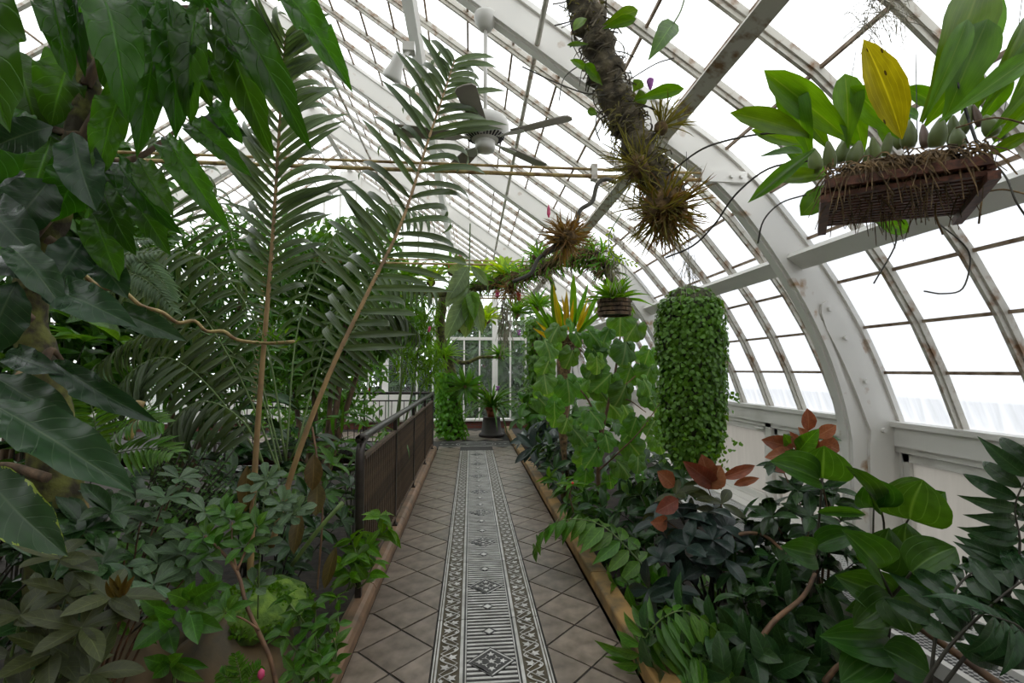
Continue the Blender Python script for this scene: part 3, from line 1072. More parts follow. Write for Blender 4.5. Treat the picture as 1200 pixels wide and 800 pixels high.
def shrub(name, label, cat, base, spec, leaves, size, aspect, stem_mat, group=None, per=7, whorl=False, stem_r=0.008, foliage=None, fmat=None, face=(0, -0.5, 0.9), start=0.35, spread=0.9, lname='leaf', jit=0.3, rosette=5):
    """spec: list of (tip position, sag) for the shoots; leaves along each shoot"""
    t = thing(name, label, cat, base, group)
    sm = MB()
    fol = Foliage(foliage) if foliage else None
    base = Vector(base)
    for tip in spec:
        tip = Vector(tip)
        mid = base.lerp(tip, 0.5) + Vector((0, 0, 0.12 * (tip - base).length)) + rv(0.05)
        b0 = base + rv(0.04)
        b0.z = base.z
        pts = smooth_path([b0, mid, tip], 5)
        sm.tube(pts, [lerp(stem_r, stem_r * 0.4, i / (len(pts) - 1)) for i in range(len(pts))], 5)
        n = per
        for i in range(n):
            tt = start + (1 - start) * (i / max(1, n - 1))
            p, d = pathat(pts, min(tt, 0.999))
            a = i * 2.4 + rnd.uniform(-0.4, 0.4)
            o = d.orthogonal().normalized()
            o = Quaternion(d, a) @ o
            dd = (o * spread + d * rnd.uniform(0.1, 0.6) + Vector((0, 0, rnd.uniform(-0.25, 0.3))))
            s = size * rnd.uniform(0.75, 1.2)
            up = Vector(face) + rv(jit)
            if fol:
                fol.add(p, dd, s, s * aspect, up)
            else:
                leaf(t, leaves, p, dd, s, s * aspect, up, name=lname)
        if whorl:
            p, d = pathat(pts, 0.999)
            for k in range(rosette):
                a = 2 * PI * k / rosette + rnd.uniform(-0.2, 0.2)
                o = Quaternion(d, a) @ d.orthogonal().normalized()
                s = size * rnd.uniform(0.85, 1.15)
                dd = o + d * 0.35
                if fol:
                    fol.add(p, dd, s, s * aspect, d + rv(0.2))
                else:
                    leaf(t, leaves, p, dd, s, s * aspect, d + Vector(face) * 0.4 + rv(0.15), name=lname)
    sm.build('stems', stem_mat, t, True)
    if fol:
        fol.build('foliage', fmat, t)
    return t


def frond(parent, pts, leaflet, n, L0, W, name='frond', r=0.008, mat=None, ang=0.9, up=(0, 0, 1), start=0.12, sag=0.25, joined=None, both=True, taper=True, jit=0.08, lname='leaflet', end_leaf=True, vee=0.15, lmat=None):
    """feather frond: a stalk and leaflets in two ranks; leaflets are objects, or joined as stuff"""
    pts = [Vector(p) for p in pts]
    pp = smooth_path(pts, 6)
    m = MB().tube(pp, [lerp(r, r * 0.25, i / (len(pp) - 1)) for i in range(len(pp))], 6)
    fo = m.build(name, mat, parent, True)
    fol = Foliage(joined, n=5, fold=0.6, droop=0.6, asp=W / L0) if joined else None
    up = Vector(up)
    for i in range(n):
        t = start + (1 - start) * (i + 0.5) / n
        p, d = pathat(pp, min(t, 0.999))
        x = d.cross(up).normalized()
        nrm = x.cross(d)
        k = 1.0
        if taper:
            k = min(1.0, 0.45 + 2.2 * (t - start)) * (1 - 0.62 * max(0, t - 0.45) / 0.55)
        for s in ((-1, 1) if both else (1,)):
            a = lerp(ang, ang * 0.68, t)
            dd = d * math.cos(a) + x * (s * math.sin(a)) + nrm * vee + rv(jit) + Vector((0, 0, -sag))
            l = L0 * k * rnd.uniform(0.88, 1.1)
            if fol:
                fol.add(p, dd, l, W, nrm + rv(0.15))
            else:
                leaf(fo, leaflet, p, dd, l, W, nrm + rv(0.12), name=lname)
    if fol:
        fol.build(lname + 's', lmat, fo)
    return fo


def strands(mb, c, n, L, r, d=None, spread=1.0, sag=0.3, k=3, seg=3):
    for i in range(n):
        dd = sph() * spread + (Vector(d) if d is not None else Vector((0, 0, 0)))
        l = L * rnd.uniform(0.5, 1.1)
        pts = arc(Vector(c) + rv(0.3 * L * 0.3), dd, l, sag, seg)
        mb.tube(pts, [r * (1 - 0.8 * j / seg) for j in range(seg + 1)], k, False)


def rosette(parent, c, me_, n, L, W, axis=(0, 0, 1), tilt=(0.3, 1.3), name='leaf', seed=0):
    ax = Vector(axis).normalized()
    o0 = ax.orthogonal().normalized()
    for i in range(n):
        t = i / max(1, n - 1)
        a = i * 2.39996 + rnd.uniform(-0.15, 0.15)
        tl = lerp(tilt[0], tilt[1], t)
        o = Quaternion(ax, a) @ o0
        d = ax * math.cos(tl) + o * math.sin(tl)
        leaf(parent, me_, Vector(c) + o * 0.01, d, L * rnd.uniform(0.8, 1.1) * lerp(0.8, 1, t), W, ax * 1.0 - d * 0.2 + rv(0.08), name=name)


# leaf materials
ML_big = leafmat('big_glossy_leaf', (0.03, 0.075, 0.013), nv=11, rough=0.36, trans=0.46, rand=0.45, bump=0.8, tcol=(2.4, 2.6, 0.7))
ML_bigd = leafmat('dark_big_leaf', (0.022, 0.05, 0.022), vein=(0.05, 0.09, 0.04), nv=10, rough=0.33, trans=0.15, rand=0.25)
ML_bige = leafmat('yellow_edged_dark_leaf', (0.025, 0.055, 0.022), vein=(0.05, 0.09, 0.04), nv=10, rough=0.4, trans=0.15, rand=0.1, edge=(0.2, 0.27, 0.03))
ML_palm = leafmat('grey_green_palm_leaflet', (0.082, 0.11, 0.06), nv=3, rough=0.4, trans=0.22, rand=0.3, par=True, bump=0, tcol=(2.0, 2.2, 0.9))
ML_grey = leafmat('grey_green_leaf', (0.085, 0.13, 0.075), nv=8, rough=0.5, trans=0.2, rand=0.25)
ML_mid = leafmat('mid_green_leaf', (0.055, 0.125, 0.025), nv=8, rough=0.4, trans=0.32, rand=0.35)
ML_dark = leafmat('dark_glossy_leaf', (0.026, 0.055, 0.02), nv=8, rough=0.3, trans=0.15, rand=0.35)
ML_bright = leafmat('bright_green_leaf', (0.075, 0.16, 0.024), nv=7, rough=0.45, trans=0.4, rand=0.3)
ML_lime = leafmat('lime_leaf', (0.2, 0.3, 0.04), nv=7, rough=0.45, trans=0.4, rand=0.3)
ML_lobed = leafmat('soft_lobed_leaf', (0.085, 0.18, 0.045), vein=(0.2, 0.3, 0.1), nv=5, slant=1.6, rough=0.55, trans=0.4, rand=0.35)
ML_bronze = leafmat('bronze_leaf', (0.045, 0.054, 0.02), nv=7, rough=0.5, trans=0.2, rand=0.35, tcol=(1.8, 1.3, 0.6))
ML_red = leafmat('coppery_red_leaf', (0.25, 0.105, 0.068), vein=(0.32, 0.16, 0.1), nv=8, rough=0.42, trans=0.3, rand=0.35, tcol=(1.7, 1.2, 0.8))
ML_ink = leafmat('blue_black_leaf', (0.022, 0.036, 0.029), nv=8, rough=0.36, trans=0.08, rand=0.3)
ML_orchid = leafmat('orchid_leaf', (0.075, 0.15, 0.015), vein=(0.12, 0.2, 0.03), nv=6, rough=0.38, trans=0.42, rand=0.3, par=True, bump=0.1, tcol=(2.4, 2.2, 0.5))
ML_yellow = leafmat('spotted_yellow_leaf', (0.38, 0.33, 0.015), nv=4, rough=0.4, trans=0.45, par=True, rand=0.05, spots=(0.06, 0.035, 0.01), tcol=(1.5, 1.4, 0.6))
ML_yel = leafmat('yellow_strap_leaf', (0.55, 0.42, 0.02), nv=4, rough=0.45, trans=0.35, par=True, rand=0.15, tcol=(1.4, 1.3, 0.7))
ML_med = leafmat('medinilla_leaf', (0.04, 0.095, 0.022), vein=(0.09, 0.19, 0.05), nv=3, rough=0.36, trans=0.38, par=True, rand=0.25, bump=0.5, tcol=(2.6, 2.3, 0.5))
ML_fern = leafmat('fern_leaf', (0.07, 0.15, 0.03), nv=8, rough=0.4, trans=0.3, rand=0.25)
ML_dfern = leafmat('dark_pinnate_leaf', (0.022, 0.05, 0.02), vein=(0.045, 0.085, 0.035), nv=12, slant=0.3, rough=0.32, trans=0.12, rand=0.25)
ML_ivy = leafmat('small_ivy_leaf', (0.1, 0.19, 0.035), nv=4, rough=0.42, trans=0.3, rand=0.1)
ML_far = leafmat('outdoor_leaf', (0.035, 0.075, 0.022), nv=4, rough=0.6, trans=0.2, rand=0.2)
ML_brown = leafmat('withered_brown_leaf', (0.1, 0.075, 0.028), nv=7, rough=0.6, trans=0.25, rand=0.3, tcol=(1.5, 1.2, 0.7))
ML_till = leafmat('tillandsia_blade', (0.16, 0.15, 0.05), nv=3, rough=0.6, trans=0.2, par=True, rand=0.3, bump=0)
ML_tillr = leafmat('reddish_tillandsia_blade', (0.17, 0.11, 0.05), nv=3, rough=0.6, trans=0.2, par=True, rand=0.3, bump=0)

LF_big = variants('big_leaf', ELL, ML_big, 4, n=28, m=4, fold=0.2, droop=0.55, wave=0.16, wn=4.2, asp=0.33)
LF_bigd = variants('dark_big_leaf', ELL, ML_bigd, 3, n=26, m=4, fold=0.2, droop=0.5, wave=0.1, wn=3.0, asp=0.36)
LF_bige = variants('yellow_edged_leaf', ELL, ML_bige, 2, n=20, m=3, fold=0.25, droop=0.35, wave=0.08, wn=3.0, asp=0.36)
LF_palm = variants('palm_leaflet', STR, ML_palm, 4, n=8, m=1, fold=0.7, droop=0.8, asp=0.06)
LF_grey = variants('grey_leaf', OBO, ML_grey, 3, n=7, m=2, fold=0.15, droop=0.3, asp=0.42)
LF_mid = variants('mid_leaf', ELL, ML_mid, 3, n=7, m=2, fold=0.2, droop=0.35, wave=0.06, asp=0.45)
LF_midl = variants('mid_lance_leaf', LAN, ML_mid, 3, n=7, m=2, fold=0.2, droop=0.35, wave=0.05, asp=0.36)
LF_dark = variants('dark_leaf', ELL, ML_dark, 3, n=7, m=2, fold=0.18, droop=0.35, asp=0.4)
LF_bright = variants('bright_leaf', OVA, ML_bright, 3, n=7, m=2, fold=0.2, droop=0.35, wave=0.08, asp=0.45)
LF_brightl = variants('bright_lance_leaf', LAN, ML_bright, 3, n=7, m=2, fold=0.2, droop=0.4, wave=0.05, asp=0.38)
LF_lobed = variants('lobed_leaf', RND, ML_lobed, 4, n=14, m=3, fold=0.12, droop=0.4, wave=0.14, wn=3, lobe=0.3, ln=5, asp=0.95)
def palmate(name, mat, seed):
    """soft five-lobed leaf, as wide as long, stalk at the notch"""
    r = random.Random(seed)
    n = 30
    v, uv, f = [(0, 0.12, 0)], [(0.5, 0.1)], []
    for ring in (0.45, 0.8, 1.0):
        for i in range(n + 1):
            a = -0.5 * PI + 0.22 + (2 * PI - 0.44) * i / n
            lob = 0.80 + 0.2 * abs(math.cos(2.5 * (a - PI / 2))) ** 0.7 + 0.03 * math.sin(a * 13 + seed)
            rr = 0.52 * lob * ring * (1.12 if abs(a - PI / 2) < 0.5 else 1.0)
            x, y = rr * math.cos(a), 0.42 + rr * math.sin(a)
            z = -0.16 * ring ** 2 + 0.05 * ring * math.cos(5 * (a - PI / 2)) + 0.05 * ring * math.sin(a * 3 + seed) - 0.12 * y * y
            v.append((x, y, z))
            uv.append((0.5 + 0.5 * ring * math.cos(a), 0.5 + 0.5 * ring * math.sin(a)))
    k = n + 1
    for i in range(n):
        f.append((0, 1 + i, 2 + i))
        for q in (0, 1):
            b = 1 + q * k + i
            f.append((b, b + k, b + k + 1, b + 1))
    return mesh(name, v, f, uv, True, mat)


LF_lobed = [palmate('lobed_leaf', ML_lobed, q) for q in range(4)]
LF_bronze = variants('bronze_leaf', ELL, ML_bronze, 3, n=8, m=2, fold=0.15, droop=0.3, asp=0.4)
LF_red = variants('coppery_leaf', ELL, ML_red, 3, n=8, m=2, fold=0.2, droop=0.3, wave=0.05, asp=0.42)
LF_ink = variants('inky_leaf', ELL, ML_ink, 3, n=8, m=2, fold=0.15, droop=0.3, asp=0.45)
LF_orchid = variants('orchid_leaf', OBO, ML_orchid, 3, n=10, m=2, fold=0.18, droop=0.35, asp=0.36)
LF_yellow = [leaf_mesh('spotted_leaf', ELL, ML_yellow, n=10, m=2, fold=0.15, droop=0.2)]
LF_yel = variants('yellow_leaf', LAN, ML_yel, 2, n=8, m=1, fold=0.3, droop=0.3, asp=0.15)
LF_strap = variants('strap_leaf', STR, ML_mid, 3, n=9, m=1, fold=0.35, droop=0.75, asp=0.07)
LF_straps = variants('upright_strap_leaf', STR, ML_bright, 3, n=8, m=1, fold=0.35, droop=0.35, asp=0.13)
LF_med = variants('veined_oval_leaf', [(0, 0.12), (0.06, 0.5), (0.2, 0.88), (0.4, 1.0), (0.62, 0.95), (0.8, 0.72), (0.93, 0.34), (1, 0.0)], ML_med, 3, n=12, m=3, fold=0.25, droop=0.35, ripple=0.04, asp=0.75)
LF_fern = variants('fern_pinna', LAN, ML_fern, 3, n=7, m=2, fold=0.2, droop=0.3, asp=0.28)
LF_dfern = variants('dark_pinna', LAN, ML_dfern, 3, n=11, m=2, fold=0.18, droop=1.0, lobe=0.1, ln=10, asp=0.3)
LF_brown = variants('brown_leaf', ELL, ML_brown, 2, n=8, m=2, fold=0.2, droop=0.2, asp=0.4)
LF_till = variants('thin_blade', STR, ML_till, 3, n=5, m=1, fold=0.4, droop=0.5, asp=0.05)
LF_tillr = variants('thin_reddish_blade', STR, ML_tillr, 3, n=5, m=1, fold=0.4, droop=0.5, asp=0.06)
ML_broad = leafmat('pale_grey_green_leaf', (0.13, 0.185, 0.1), nv=8, rough=0.5, trans=0.3, rand=0.3)
LF_broad = variants('broad_grey_leaf', ELL, ML_broad, 3, n=9, m=2, fold=0.2, droop=0.2, asp=0.36)
LF_lime = variants('lime_leaf', OBO, ML_lime, 2, n=7, m=1, fold=0.3, droop=0.5, asp=0.2)
# ================================================================= iron railing on the left kerb
RX = -0.735
rl = thing('iron_railing', 'dark iron railing with closely set rusty balusters along the left kerb', 'railing', (RX, 3.33, 0.1))
hr = [(RX, 3.33, 0.45), (RX, 3.31, 0.8), (RX, 3.3, 1.0), (RX, 3.34, 1.09), (RX, 3.45, 1.13), (RX, 3.8, 1.14), (RX, 9.3, 1.14)]
hm = MB()
hp = smooth_path(hr, 5)
hm.tube(hp, 0.03, 8)
h_ = hm.build('handrail', M_iron, rl, True)
MB().lathe([(0.022, 0), (0.034, 0.02), (0.034, 0.05), (0.022, 0.07)], 8, (RX, 3.33, 0.6)).build('collar', M_iron, h_)
MB().box((RX - 0.018, 3.4, 0.985), (RX + 0.018, 9.3, 1.01)).build('top_rail', M_rustiron, rl)
MB().box((RX - 0.018, 3.36, 0.165), (RX + 0.018, 9.3, 0.185)).build('bottom_rail', M_rustiron, rl)
MB().box((RX - 0.02, 3.31, 0.1), (RX + 0.02, 3.35, 0.6)).build('post', M_iron, rl)
for y in (4.8, 6.3, 7.8, 9.28):
    MB().box((RX - 0.018, y - 0.018, 0.1), (RX + 0.018, y + 0.018, 1.13)).build('post', M_iron, rl)
    MB().box((RX - 0.035, y - 0.035, 0.1), (RX + 0.035, y + 0.035, 0.115)).build('foot', M_iron, rl)
bal = MB().box((-0.008, -0.008, 0.17), (0.008, 0.008, 1.0)).me('baluster', M_rustiron)
n = 78
for i in range(n):
    y = 3.42 + i * (9.25 - 3.42) / (n - 1)
    obj('baluster', bal, rl, (0, y - 3.33, -0.1))
r2 = thing('landing_railing', 'dark iron railing crossing the landing behind the palm, left of the path end', 'railing', (-0.75, 9.75, 0))
for z, r in ((1.13, 0.028), (0.98, 0.014), (0.18, 0.014)):
    MB().tube([(-0.75, 9.75, z), (-5.0, 9.75, z)], r, 8).build('rail', M_iron, r2, True)
for x in (-0.76, -2.1, -3.5, -4.9):
    MB().box((x - 0.018, 9.73, -0.1), (x + 0.018, 9.77, 1.12)).build('post', M_iron, r2)
for i in range(34):
    x = -0.85 - i * 0.12
    MB().box((x - 0.007, 9.743, 0.18), (x + 0.007, 9.757, 0.98)).build('baluster', M_iron, r2)
# ================================================================= ceiling fan
fx, fy = 0.10, 3.6
fan = thing('ceiling_fan', 'off-white ceiling fan with five beige blades hanging from the nearest arch', 'ceiling fan', (fx, fy, 4.3))
MB().lathe([(0.085, 0.0), (0.092, -0.02), (0.085, -0.06), (0.05, -0.12), (0.025, -0.13)], 20, (fx, fy, 4.38)).build('canopy', M_fanw, fan, True)
MB().tube([(fx, fy, 4.28), (fx, fy, 3.55)], 0.015, 8).build('downrod', M_fanw, fan, True)
hub = MB().lathe([(0.03, 0.16), (0.1, 0.15), (0.17, 0.125), (0.185, 0.09), (0.185, 0.05), (0.165, 0.02), (0.15, 0.0), (0.08, -0.045), (0.03, -0.05)], 28, (fx, fy, 3.4)).build('motor_housing', M_fanw, fan, True)
MB().lathe([(0.078, -0.03), (0.078, -0.09), (0.07, -0.115), (0.02, -0.12)], 20, (fx, fy, 3.4)).build('switch_housing', M_fanw, fan, True)
for k in range(30):
    a = 2 * PI * k / 30
    c, s = math.cos(a), math.sin(a)
    MB().bar((fx + 0.105 * c, fy + 0.105 * s, 3.369), (fx + 0.148 * c, fy + 0.148 * s, 3.396), 0.010, 0.008).build('vent_slot', M_slot, hub)
tipw = onz(683, 137, 3.42)
a0 = math.atan2(tipw.y - fy, tipw.x - fx)
for k in range(5):
    a = a0 - 0.12 + k * 2 * PI / 5
    q = Matrix.Rotation(a, 3, 'Z')
    tilt = Matrix.Rotation(0.2, 3, 'X')
    poly = [(0.24, -0.055), (0.5, -0.066), (0.66, -0.07), (0.69, -0.05), (0.7, 0.0), (0.69, 0.05), (0.66, 0.07), (0.5, 0.066), (0.24, 0.055)]
    m = MB().prism(poly, -0.004, 0.004)
    m.v = [tuple(q @ (tilt @ Vector(p)) + Vector((fx, fy, 3.385))) for p in m.v]
    bl = m.build('blade', M_fanb, fan)
    m = MB().prism([(0.1, -0.02), (0.17, -0.014), (0.24, -0.045), (0.31, -0.045), (0.33, 0), (0.31, 0.045), (0.24, 0.045), (0.17, 0.014), (0.1, 0.02)], -0.012, -0.005)
    m.v = [tuple(q @ (tilt @ Vector(p)) + Vector((fx, fy, 3.385))) for p in m.v]
    m.build('blade_iron', M_fanw, bl)
MB().tube([(fx - 0.06, fy - 0.03, 3.3), (fx - 0.06, fy - 0.03, 2.95)], 0.002, 4).build('pull_chain', M_fanw, fan)
# spotlight can on the plank purlin
c = at(462, 84, 4.2)
sp = thing('spotlight', 'white can spotlight clipped to the roof purlin left of the ceiling fan', 'spotlight', c)
m = MB().lathe([(0.04, 0.16), (0.052, 0.12), (0.06, 0.04), (0.085, -0.04), (0.085, -0.07), (0.07, -0.07), (0.05, 0.0)], 16)
R_ = Matrix.Rotation(0.45, 3, 'Y') @ Matrix.Rotation(0.35, 3, 'X')
m.v = [tuple(R_ @ Vector(p) + c) for p in m.v]
m.build('can', M_fanw, sp, True)
MB().tube([c + Vector((0.05, 0.05, 0.14)), c + Vector((0.12, 0.08, 0.26))], 0.018, 6).build('arm', M_fanw, sp)
MB().box((c.x + 0.06, c.y + 0.04, c.z + 0.24), (c.x + 0.17, c.y + 0.13, c.z + 0.32)).build('clip', M_fanw, sp)
# ================================================================= planter at the path end
pc = Vector((0.50, 11.6, 0))
pl = tag(obj('planter_plinth', MB().lathe([(0.30, 0.0), (0.31, 0.05), (0.285, 0.08), (0.25, 0.1), (0.215, 0.36), (0.205, 0.44), (0.22, 0.46), (0.18, 0.46)], 24).me('planter_plinth', M_darkpot, True), None, pc), 'dark flared clay plinth standing on the landing at the path end', 'plinth')
pt = thing('terracotta_pot', 'terracotta pot on the dark plinth at the path end', 'pot', pc + Vector((0, 0, 0.46)))
MB().lathe([(0.09, 0.0), (0.13, 0.2), (0.13, 0.2)], 20, pc + Vector((0, 0, 0.46))).build('body', M_terra, pt, True)
MB().lathe([(0.13, 0.18), (0.15, 0.18), (0.15, 0.24), (0.125, 0.24), (0.12, 0.21)], 20, pc + Vector((0, 0, 0.46))).build('rim', M_terra, pt, True)
op = thing('potted_strap_orchid', 'arching strap-leaved orchid with purple flowers in the terracotta pot', 'orchid', pc + Vector((0, 0, 0.68)))
rosette(op, pc + Vector((0, 0, 0.68)), LF_strap, 64, 1.2, 0.06, tilt=(0.15, 1.35))
for k in range(5):
    tip = pc + Vector((rnd.uniform(-0.5, 0.2), -0.15, 0.68 + rnd.uniform(0.35, 0.75)))
    st = MB().tube(smooth_path([pc + Vector((0, 0, 0.68)), (pc + Vector((0, 0, 0.9))).lerp(tip, 0.5), tip], 4), 0.004, 4).build('flower_stalk', M_stem, op)
    for q in range(4):
        o = obj('flower', MB().lathe([(0.005, -0.02), (0.03, 0.0), (0.035, 0.02), (0.01, 0.015)], 6).me('flower', M_purple), st)
        o.location = tip - world_loc(st) + rv(0.04)
# ================================================================= orchid basket, upper right
def A(x, y, Y):
    return at(x, y, Y)


def pxm(p):
    """metres per pixel at a point (for sizing things seen at that distance)"""
    d = Vector((math.sin(YAW) * math.cos(PITCH), math.cos(YAW) * math.cos(PITCH), math.sin(PITCH)))
    return (Vector(p) - Vector((0, 0, H))).dot(d) / F


def lay(parent, me_, rows, Y, up=(0, -1, 0.3), dY=0.06, name='leaf', grow=0, jit=0.25, wk=1.05):
    """leaves listed as base x, y, tip x, y, width in photo pixels at distance Y"""
    for r in rows:
        bx, by, tx, ty, w = r[:5]
        yy = (r[5] if len(r) > 5 else Y) + rnd.uniform(-0.03, 0.03)
        if grow:
            g_ = grow / math.hypot(tx - bx, ty - by)
            bx, by = bx - (tx - bx) * g_, by - (ty - by) * g_
        a = at(bx, by, yy)
        b = at(tx, ty, yy - dY + rnd.uniform(-0.05, 0.05))
        leaf2(parent, r[6] if len(r) > 6 else me_, a, b, w * pxm(a) * wk, (Vector((0, 0, H)) - a).normalized() + Vector(up) * 0.4 + rv(jit), name=name)


ZB = 2.05
bA, bB, bC, bD = onz(967, 228, ZB), onz(1163, 200, ZB), onz(1124, 250, ZB), onz(963, 264, ZB)
bo = thing('orchid_basket', 'hanging basket of dark red-brown wooden slats filled with orchid roots, upper right', 'hanging basket', (bA + bB + bC + bD) / 4)
for i in range(12):
    t = (i + 0.5) / 12
    MB().bar(bA.lerp(bD, t), bB.lerp(bC, t), 0.016, 0.012).build('slat', M_wood, bo)
for p, q in ((bA, bD), (bB, bC)):
    MB().bar(p.lerp(q, -0.04) + Vector((0, 0, -0.014)), q.lerp(p, -0.1) + Vector((0, 0, -0.014)), 0.022, 0.02).build('batten', M_wood, bo)
for k, z in enumerate((0.025,)):
    for p, q in ((bA, bB), (bD, bC)):
        MB().bar(p + Vector((0, 0, z)), q + Vector((0, 0, z)), 0.018, 0.022).build('side_rail', M_wood, bo)
    for p, q in ((bA, bD), (bB, bC)):
        MB().bar(p + Vector((0, 0, z - 0.012)), q + Vector((0, 0, z - 0.012)), 0.018, 0.014).build('side_rail', M_wood, bo)
mm = MB()
nx, ny = 14, 8
v, f = [], []
for j in range(ny + 1):
    for i in range(nx + 1):
        p = bA.lerp(bB, i / nx).lerp(bD.lerp(bC, i / nx), j / ny)
        e = min(i, nx - i, 3) / 3 * min(j, ny - j, 2) / 2
        v.append(p + Vector((0, 0, 0.03 + 0.065 * e ** 0.5 + rnd.uniform(-0.008, 0.012))))
for j in range(ny):
    for i in range(nx):
        f.append((j * (nx + 1) + i, j * (nx + 1) + i + 1, (j + 1) * (nx + 1) + i + 1, (j + 1) * (nx + 1) + i))
mm.add(v, f)
for k in range(700):
    p = bA.lerp(bB, rnd.random()).lerp(bD.lerp(bC, rnd.random()), rnd.random() ** 2)
    pts = arc(p + Vector((0, 0, rnd.uniform(0.05, 0.075))), sph() + Vector((0, -0.3, 0.2)), rnd.uniform(0.03, 0.08), 0.9, 3)
    mm.tube(pts, [0.0022, 0.002, 0.0018, 0.001], 3, False)
for k in range(34):
    p = bA.lerp(bB, rnd.random()).lerp(bD.lerp(bC, rnd.random()), rnd.random())
    mm.tube(arc(p, sph() + Vector((0, 0, -0.2)), rnd.uniform(0.02, 0.06), 1.0, 3), [0.0018, 0.0018, 0.0015, 0.001], 3, False)
tag(mm.build('root_moss', M_moss, bo), kind='stuff')
orc = thing('basket_orchid', 'large orchid with broad strap leaves and fat green bulbs growing in the hanging basket', 'orchid', (bA + bB + bC + bD) / 4 + Vector((0, 0, 0.07)))
M_bulb = simple('green_pseudobulb', (0.17, 0.23, 0.07), 0.45, col2=(0.1, 0.13, 0.04), scale=10)
M_bulbr = simple('reddish_pseudobulb', (0.15, 0.09, 0.07), 0.5, scale=10)
for i, (x, y, w, h) in enumerate([(955, 190, 18, 30), (972, 185, 17, 36), (988, 178, 18, 34), (1003, 182, 20, 30), (1018, 185, 14, 22), (1025, 178, 14, 32), (1040, 172, 13, 30), (1050, 166, 12, 28), (1065, 160, 20, 36), (1083, 162, 12, 34), (1100, 158, 22, 36), (1117, 155, 18, 36), (1133, 142, 15, 40), (1122, 165, 20, 30), (1145, 138, 10, 32), (1160, 150, 20, 30), (1172, 155, 18, 28)]):
    yy = 1.22 + 0.1 * ((i * 7) % 5) / 5
    c = at(x, y, yy)
    s = pxm(c)
    m = MB().lathe([(0.35, -0.5), (0.48, -0.3), (0.5, -0.1), (0.4, 0.15), (0.22, 0.38), (0.1, 0.5)], 10)
    tl = Matrix.Rotation(rnd.uniform(-0.3, 0.3), 3, 'Y') @ Matrix.Rotation(rnd.uniform(-0.25, 0.25), 3, 'X')
    c = c + Vector((0, 0, 3 * s))
    m.v = [tuple(tl @ Vector((p[0] * w * 0.85 * s, p[1] * w * 0.85 * s, p[2] * h * 0.9 * s)) + c) for p in m.v]
    m.build('bulb', M_bulbr if i in (9, 14) else M_bulb, orc, True)
lay(orc, LF_orchid, [
    (938, 158, 855, 132, 32), (996, 165, 895, 82, 42), (948, 178, 914, 84, 40, 1.3), (993, 160, 990, 86, 40), (1002, 165, 972, 128, 24, 1.4),
    (1049, 155, 996, 101, 40), (1084, 130, 1148, -20, 64, 1.25), (1086, 132, 1134, 22, 30, 1.2), (1108, 138, 1158, 22, 54, 1.22), (1112, 135, 1215, 62, 30, 1.15),
    (1130, 120, 1164, -10, 38, 1.4), (1150, 118, 1205, 18, 22, 1.3), (1155, 125, 1215, 38, 20, 1.25), (1165, 150, 1222, 88, 22, 1.2), (1172, 160, 1225, 105, 18, 1.15), (1150, 140, 1185, 88, 24, 1.4),
    (932, 168, 880, 152, 22, 1.4), (945, 183, 876, 238, 20, 1.2), (958, 208, 902, 211, 22, 1.3), (962, 226, 938, 253, 34, 1.4), (1020, 252, 1064, 272, 26, 1.45),
    (1060, 132, 1036, 82, 26, 1.45), (1092, 122, 1060, 102, 24, 1.45), (968, 170, 928, 118, 26, 1.45), (1140, 130, 1128, 70, 28, 1.4), (1090, 140, 1128, 92, 26, 1.4), (1165, 178, 1208, 155, 18, 1.2),
    (1180, 130, 1218, 60, 18, 1.3), (1184, 140, 1226, 118, 16, 1.2), (960, 200, 918, 172, 26, 1.45), (1040, 168, 1032, 130, 20, 1.5), (1010, 172, 1000, 120, 22, 1.5)], 1.28, up=(0, -1, 0.15), grow=14, jit=0.14, wk=0.86)
lay(orc, LF_yellow, [(1052, 150, 1012, 46, 50, 1.2)], 1.2, grow=14, jit=0.03, wk=0.78)
lay(orc, LF_strap, [(940, 180, 888, 184, 9), (1075, 140, 1045, 128, 12)], 1.2)
for i, pp in enumerate([[(1120, 92, 1.2), (1135, 140, 1.2), (1151, 186, 1.16)], [(1073, 62, 1.3), (1074, 110, 1.28), (1075, 163, 1.25)], [(1003, 60, 1.5), (985, 170, 1.35), (976, 230, 1.25)], [(1200, -20, 1.4), (1190, 60, 1.4), (1165, 195, 1.2)]]):
    MB().tube([at(*q) for q in pp], 0.004 if i in (0,) else 0.0012, 5).build('hanger_wire', M_wire, bo)
for i, pp in enumerate([[(940, 158, 1.3), (900, 156, 1.35), (850, 165, 1.5), (817, 178, 1.6), (781, 206, 1.8)], [(950, 188, 1.3), (900, 198, 1.4), (862, 228, 1.5), (838, 262, 1.6), (812, 288, 1.7), (780, 302, 1.8)],
                        [(945, 228, 1.3), (915, 238, 1.35), (895, 258, 1.35), (888, 285, 1.4)], [(1100, 262, 1.35), (1128, 285, 1.3), (1137, 305, 1.3), (1128, 338, 1.3), (1105, 344, 1.3), (1083, 341, 1.3)],
                        [(1050, 268, 1.4), (1048, 290, 1.4), (1024, 332, 1.4)], [(1165, 190, 1.15), (1180, 210, 1.12), (1190, 235, 1.1), (1203, 255, 1.1)], [(1090, 190, 1.15), (1098, 225, 1.15), (1096, 250, 1.15), (1105, 275, 1.15)],
                        [(1150, 180, 1.15), (1152, 215, 1.15), (1147, 262, 1.15)], [(1120, 150, 1.15), (1165, 138, 1.12), (1205, 146, 1.1)], [(1150, 226, 1.2), (1175, 222, 1.15), (1205, 228, 1.1)]]):
    MB().tube(smooth_path([at(*q) for q in pp], 5), 0.0035 if i < 2 else 0.0025, 5).build('aerial_root', M_dtwig if i < 6 else M_moss, orc, True)
sm_ = thing('spanish_moss', 'wispy grey tuft of spanish moss hanging on a rafter at the top right', 'moss', at(1030, 12, 1.9))
m = MB()
